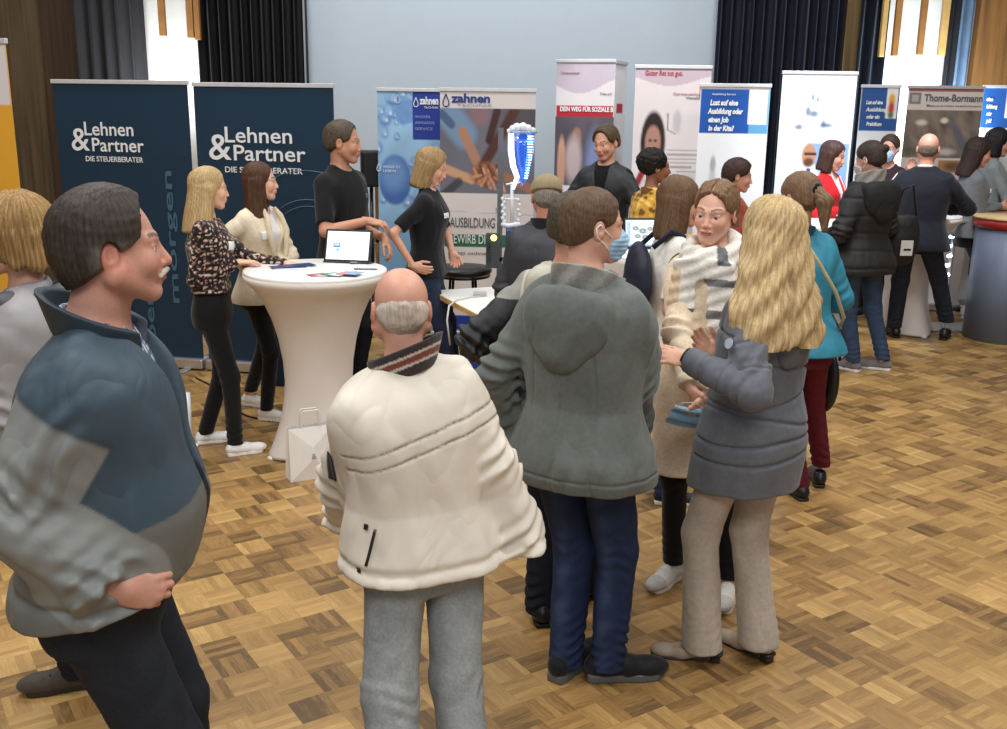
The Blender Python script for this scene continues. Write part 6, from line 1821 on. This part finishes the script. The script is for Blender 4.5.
# ---------------------------------------------------------------- desk, stool, water tower
A = at_z(432, 291, .74); B = at_z(482, 317, .74); dv = (B - A) / np.linalg.norm(B - A); nv_ = np.array([-dv[1], dv[0], 0])
if nv_[1] < 0: nv_ = -nv_
desk = empty('desk', (A[0], A[1], 0), math.atan2(dv[1], dv[0]), 'white topped desk with pale wooden edge beside the cocktail stool', 'desk')
LW, DW = 1.15, .60
MB().box((0, 0, .718), (LW, DW, .744)).build('desktop', mat((240, 238, 232), 'plastic', .45), desk)
mb = MB(); mb.box((-.004, -.006, .710), (LW + .004, 0, .742)); mb.box((-.006, 0, .710), (0, DW, .742)); mb.box((LW, 0, .71), (LW + .006, DW, .742)); mb.build('edge_strip', mat((206, 168, 110), 'wood'), desk)
for x, y in ((.06, .06), (LW - .06, .06), (.06, DW - .06), (LW - .06, DW - .06)):
    MB().tube([(x, y, 0), (x, y, .718)], .018, 12).build('leg', ALU(), desk, True)
P = at_z(463, 268, .80)
stool = empty('bar_stool', (P[0], P[1], 0), .3, 'round black bar stool behind the white desk', 'stool')
MB().lathe([(.20, .755), (.222, .77), (.226, .79), (.215, .808), (.10, .814), (0.001, .814)], n=40).build('seat', mat((24, 24, 26), 'leather', .35), stool, True)
mb = MB().lathe([(.205, .735), (.212, .738), (.212, .752), (.205, .755)], n=40, cap=False); mb.tube([(.15 * math.cos(t), .15 * math.sin(t), .30) for t in np.linspace(0, 6.283, 33)], .008, 6); mb.build('ring', mat((40, 40, 44), 'metal', .3, .8), stool, True)
for i in range(4):
    w_ = i * math.pi / 2 + .4
    MB().tube([(.12 * math.cos(w_), .12 * math.sin(w_), .755), (.15 * math.cos(w_), .15 * math.sin(w_), .30), (.21 * math.cos(w_), .21 * math.sin(w_), .0)], .011, 8).build('leg', mat((40, 40, 44), 'metal', .3, .8), stool, True)

# demonstration tower with the blue glowing funnel
Yt = 7.75
def W3(px, py, dy=0.0): return at_y(px, py, Yt + dy)
base = at_y(517, 280, Yt)
tw = empty('water_treatment_model', (base[0], base[1], 0), 0, 'demonstration model with a glowing blue funnel above white pipes, on a grey column', 'display model')
def rel(P): return np.asarray(P) - np.array([base[0], base[1], 0])
x0_, x1_ = rel(W3(510, 130))[0], rel(W3(534.5, 130))[0]
zt_, zb_ = W3(520, 133)[2], W3(520, 186)[2]
cx_ = (x0_ + x1_) / 2 + .01; rr_ = (x1_ - x0_) / 2
glow = mat((60, 130, 240), 'plastic', .1, emit=1.2); 
m, nt, bb = _nt('blue_acrylic'); bb.inputs['Base Color'].default_value = (*lin((80, 140, 235)), 1); bb.inputs['Transmission Weight'].default_value = .85; bb.inputs['Roughness'].default_value = .08; bb.inputs['Emission Color'].default_value = (*lin((40, 100, 220)), 1); bb.inputs['Emission Strength'].default_value = .35
MB().lathe([(rr_ * .95, zt_), (rr_ * .92, zt_ - .12), (rr_ * .78, zt_ - .22), (rr_ * .42, zb_ + .06), (rr_ * .16, zb_)], (cx_, 0, 0), 32).build('funnel', m, tw, True)
mb = MB()
for i in range(17):
    t = i / 16; z = zt_ - .02 - t * (zt_ - zb_ - .08); x = cx_ + rr_ * (.55 - .30 * t * t)
    mb.box((x - .022 * (1 - .4 * t), -rr_ * (1.0 - .6 * t) - .004, z - .004), (x + .022 * (1 - .4 * t), -rr_ * (1.0 - .6 * t) + .004, z + .004))
mb.build('light_strip', mat((150, 205, 255), 'plastic', emit=4.0), tw)
pts = [rel(W3(x, y)) + (0, -.10, 0) for x, y in ((511, 133), (511, 150), (513, 165), (517, 176), (515, 182), (513, 188))]
MB().tube(pts, [.022, .024, .022, .02, .016, .012], 10).build('light_tube', mat((226, 236, 255), 'plastic', emit=1.8), tw, True)
MB().lathe([(rr_ * 1.12, zt_ + .0), (rr_ * 1.14, zt_ + .006), (rr_ * 1.12, zt_ + .014)], (cx_, 0, 0), 32).build('top_plate', mat((150, 165, 190), 'plastic', .2), tw, True)
mb = MB()
for x, y, r in ((513, 129, .03), (517, 127.5, .034), (523, 127, .034), (528, 128.5, .03), (533, 130, .02), (509, 131, .018)): mb.sph(rel(W3(x, y)), r, 10)
mb.build('foam_beads', mat((232, 236, 242), 'plastic'), tw, True)
pts = [rel(W3(x, y)) for x, y in ((512, 182), (512, 222))]
MB().tube(pts, .013, 10).build('pipe', mat((238, 240, 245), 'plastic'), tw, True)
mb = MB(); rg = random.Random(2)
for i in range(9):
    a = rel(W3(503 + 1.2 * (i % 2), 199 + i * 3.2)); mb.sph(a, .019, 8)
for i in range(6):
    a = rel(W3(518 + 1.5 * (i % 2), 200 + i * 5)); mb.sph(a, .014, 8)
mb.tube([rel(W3(503, 199)), rel(W3(518, 199))], .009, 8); mb.tube([rel(W3(503, 224)), rel(W3(508, 226)), rel(W3(520, 224))], .022, 8)
mb.build('fittings', mat((226, 230, 238), 'plastic', .25), tw, True)
pts = [rel(W3(x, y)) + (0, -.04, 0) for x, y in ((506, 184), (520, 182))]
MB().tube(pts, .007, 8).build('clamp', mat((220, 226, 236), 'plastic'), tw)
gx = rel(W3(500, 200))[0]
mb = MB(); mb.box((gx - .02, .02, .05), (gx + .02, .06, W3(500, 128)[2])); mb.box((gx - .01, .02, W3(500, 262)[2]), (cx_ + .16, .06, W3(500, 258)[2])); mb.box((-.2, -.16, .0), (.24, .2, .05)); mb.box((.0, -.05, .05), (.12, .08, W3(500, 262)[2]))
mb.build('column', mat((120, 124, 130), 'metal', .4, .6), tw)
mb = MB(); mb.box((x0_ - .02, -.10, W3(500, 262)[2]), (x1_ + .03, .06, W3(500, 228)[2])); mb.build('control_box', mat((52, 70, 110), 'plastic'), tw, bevel=.01)
c0 = rel(W3(494, 236)); MB().sph(c0 + (0, -.11, 0), .024, 12).build('indicator_lamp', mat((240, 240, 120), 'plastic', emit=2.5), tw, True)
mb = MB()
for i in range(7):
    a = rel(W3(489 + (i % 2), 241 + i * 3)); mb.box(a + (-.014, -.11, -.006), a + (.012, -.10, .006))
mb.build('socket_row', mat((30, 60, 40), 'plastic'), tw)
mb = MB(); a0, a1 = rel(W3(486, 266)), rel(W3(500, 232)); mb.box((a0[0], -.10, a0[2]), (a1[0], -.06, a1[2])); mb.build('side_panel', mat((60, 66, 72), 'plastic'), tw)

# white flex on the desk
pts = [at_z(x, y, .745 + h) for x, y, h in ((484, 296, .0), (470, 297, .01), (456, 300, .008), (449, 306, .02), (447, 318, -.06), (449, 332, -.2))]
pts[4] = at_y(447, 320, pts[3][1] - .08); pts[5] = at_y(450, 345, pts[3][1] - .08)
o = MB().tube(pts, .006, 6).build('power_cable', mat((205, 205, 205), 'plastic'), None, True); tag(o, 'pale grey cable curling over the edge of the white desk', 'cable')
a = at_z(480, 296, .744)
o = MB().box((-.045, -.03, .002), (.045, .03, .028)).build('adapter', mat((180, 182, 186), 'plastic'), None, bevel=.006); o.location = (a[0], a[1], .744); tag(o, 'small grey power adapter lying on the white desk', 'adapter')

# blue bag with black cables by the desk
P = at_z(497, 392, 0)
bg = empty('shopping_bag', (P[0], P[1], 0), .15, 'blue carrier bag stuffed with black cables, on the floor under the desk', 'bag')
V = [(-.20, -.11, .0), (.20, -.11, 0), (.20, .11, 0), (-.20, .11, 0), (-.23, -.12, .28), (.23, -.12, .30), (.23, .12, .30), (-.23, .12, .28), (0, -.14, .15), (0, .14, .15)]
F = [(0, 1, 8), (1, 5, 8), (5, 4, 8), (4, 0, 8), (1, 2, 6, 5), (2, 3, 9), (3, 7, 9), (7, 6, 9), (6, 2, 9), (3, 0, 4, 7), (3, 2, 1, 0)]
o = mesh_obj('bag_body', V, F, mat((38, 78, 176), 'shell'), bg, False); s_ = o.modifiers.new('thickness', 'SOLIDIFY'); s_.thickness = .004
mb = MB(); rg = random.Random(7)
for i in range(12):
    c = Vector((rg.uniform(-.16, .12), rg.uniform(-.07, .07), .30)); r = rg.uniform(.04, .09); t0 = rg.uniform(0, 6)
    mb.tube([(c.x + r * math.cos(t0 + t), c.y + r * .6 * math.sin(t0 + t), c.z + .05 * math.sin(t * 2 + i)) for t in np.linspace(0, 5.5, 20)], .009, 6)
mb.sph((-.05, 0, .27), (.16, .08, .07), 14)
mb.build('cable_tangle', mat((20, 20, 22), 'plastic'), bg, True)
MB().tube([(-.12, -.12, .28), (-.08, -.15, .40), (.06, -.15, .40), (.10, -.12, .29)], .010, 6).build('handle', mat((44, 88, 190), 'shell'), bg)

# floor cables
def cable(pts, label, r=.006, col=(18, 18, 18)):
    P = [at_z(x, y, r) for x, y in pts]
    Q = []
    for i in range(len(P) - 1):
        p0, p1, p2, p3 = P[max(i - 1, 0)], P[i], P[i + 1], P[min(i + 2, len(P) - 1)]
        for t in np.linspace(0, 1, 6, endpoint=False):
            Q.append(.5 * ((2 * p1) + (-p0 + p2) * t + (2 * p0 - 5 * p1 + 4 * p2 - p3) * t * t + (-p0 + 3 * p1 - 3 * p2 + p3) * t ** 3))
    Q.append(P[-1]); Q = [np.array([q[0], q[1], r]) for q in Q]
    o = MB().tube(Q, r, 6).build('floor_cable', mat(col, 'plastic'), None, True); tag(o, label, 'cable')
cable([(196, 378), (212, 386), (225, 394), (240, 412), (256, 418), (278, 421), (300, 418)], 'black cable lying on the parquet between the two women and the table')
cable([(352, 348), (356, 360), (364, 366), (384, 366)], 'black cable on the floor right of the large white table')

# dark fabric-covered box behind the large table
a = at_z(268, 386.5, 0); b_ = at_z(298, 386, 0)
o = MB().box((0, 0, 0), (.42, .16, .62)).build('plinth', mat((24, 44, 62), 'cloth'), None, bevel=.012); o.location = (a[0], a[1], .0); tag(o, 'dark blue box plinth standing behind the large white table', 'plinth')
# white slim stand at the left banner
a = at_z(190, 447, 0)
wp = empty('lamp_stand', (a[0], a[1], 0), 0, 'slim white stand foot just left of the blonde woman\'s shoes', 'stand')
MB().tube([(0, 0, .02), (0, 0, .34)], .022, 12).build('post', mat((240, 242, 245), 'plastic'), wp, True)
MB().lathe([(.05, 0), (.052, .012), (.03, .02)], n=20).build('foot', mat((240, 242, 245), 'plastic'), wp, True)

# wooden shelf trolley seen between the polo man and the bubble banner
a = at_y(344, 183, 9.7); b_ = at_y(378, 183, 9.7)
sh = empty('shelf_trolley', (a[0], 9.7, 0), 0, 'wooden shelf trolley with black equipment beside the bubble banner', 'shelf')
w_ = b_[0] - a[0]; zt = a[2]
for z in (.25, .75, zt - .03): MB().box((0, 0, z), (w_, .4, z + .03)).build('shelf_board', mat((150, 112, 66), 'wood'), sh)
for x in (0.0, w_ - .03):
    for y in (0.0, .37): MB().box((x, y, .0), (x + .03, y + .03, zt)).build('post', mat((150, 112, 66), 'wood'), sh)
for i, (x, z, s_) in enumerate(((.03, .78, .16), (.03, .28, .18))):
    o = MB().box((a[0] + x, 9.74, z + .001), (a[0] + w_ - .05, 10.0, z + s_)).build('equipment_case', mat((26, 27, 30), 'plastic'), None, bevel=.01)
    tag(o, ['black equipment case on the middle shelf of the wooden trolley', 'black equipment case on the bottom shelf of the wooden trolley'][i], 'case', 'black cases in the trolley')
a = at_y(371, 165, 9.4)
ls = empty('loudspeaker', (a[0], 9.4, 0), .2, 'black loudspeaker on a stand half hidden by the bubble banner', 'loudspeaker')
MB().box((-.09, -.1, a[2] - .19), (.09, .1, a[2] + .13)).build('cabinet', mat((24, 24, 26), 'plastic'), ls, bevel=.02)
MB().tube([(0, 0, .0), (0, 0, a[2] - .19)], .017, 10).build('pole', mat((24, 24, 26), 'metal'), ls, True)
for i in range(3):
    t = i * 2.094 + .5; MB().tube([(0, 0, .35), (.28 * math.cos(t), .28 * math.sin(t), .01)], .01, 8).build('leg', mat((24, 24, 26), 'metal'), ls)

# ---------------------------------------------------------------- right side
a = at_z(961, 219, 1.05); 
st = empty('display_table', (a[0], a[1], 0), .05, 'small grey display table with a column of bright lights below it', 'table')
MB().box((-.26, -.16, 1.03), (.34, .18, 1.055)).build('tabletop', mat((176, 178, 180), 'metal', .4, .5), st, bevel=.004)
mb = MB(); mb.tube([(-.05, 0, .03), (-.05, 0, 1.03)], .022, 12); mb.box((-.22, -.16, 0), (.30, .22, .02)); mb.build('column', ALU(), st)
for i in range(9):
    MB().sph((-.10 + .012 * (i % 2), -.04, .98 - .09 * i), (.030, .014, .018), 8).build('light', mat((235, 245, 255), 'plastic', emit=6.0), st, True)
mb = MB(); mb.box((-.04, -.06, 1.056), (.26, .02, 1.075)); mb.tube([(-.02, -.02, 1.09), (.24, .04, 1.09)], .012, 8)
mb.build('tool_rack', mat((90, 92, 96), 'metal', .4, .6), st)
a = at_z(1018, 216, 1.12)
ct = empty('counter', (a[0], a[1], 0), 0, 'curved grey-blue counter with wooden top and red rim at the right edge', 'counter')
MB().lathe([(.34, 0), (.34, 1.02)], n=48).build('body', mat((112, 124, 148), 'plastic', .4), ct, True)
MB().lathe([(.36, 1.02), (.36, 1.10)], n=48).build('rim', mat((168, 40, 44), 'plastic', .4), ct, True)
MB().lathe([(.37, 1.10), (.372, 1.11), (.37, 1.125)], n=48).build('worktop', mat((222, 190, 140), 'wood'), ct, True)
a = at_z(930, 306, 0); b_ = at_z(1003, 312, 0)
o = MB().box((0, -.26, .0), (float(b_[0] - a[0]) , .30, .02)).build('floor_plate', mat((206, 200, 190), 'plastic')); o.location = (a[0], a[1] - .15, 0); tag(o, 'flat pale base plate on the floor between the suited man and the counter', 'base plate')
a = at_z(962, 313, 0)
o = MB().box((-.09, -.05, .02), (.09, .05, .055)).build('foot_pedal', mat((28, 28, 30), 'plastic'), None, bevel=.01); o.location = (a[0], a[1], 0); tag(o, 'small black box lying on the pale base plate', 'box')
# papers on the table by the red cardigan
for i, (px, py, r) in enumerate(((826, 214.5, .3), (838, 215.5, -.2))):
    P = at_z(px, py, 1.10)
    o = MB().box((-.10, -.07, 0), (.10, .07, .006)).build('paper_stack', mat((246, 244, 240), 'paper')); o.location = (P[0], P[1], Zt + .0); o.rotation_euler = (0, 0, r)
    tag(o, ['pile of white paper at the left of the table by the red cardigan', 'pile of white paper right of the other on the table by the red cardigan'][i], 'paper', 'paper piles by the red cardigan')
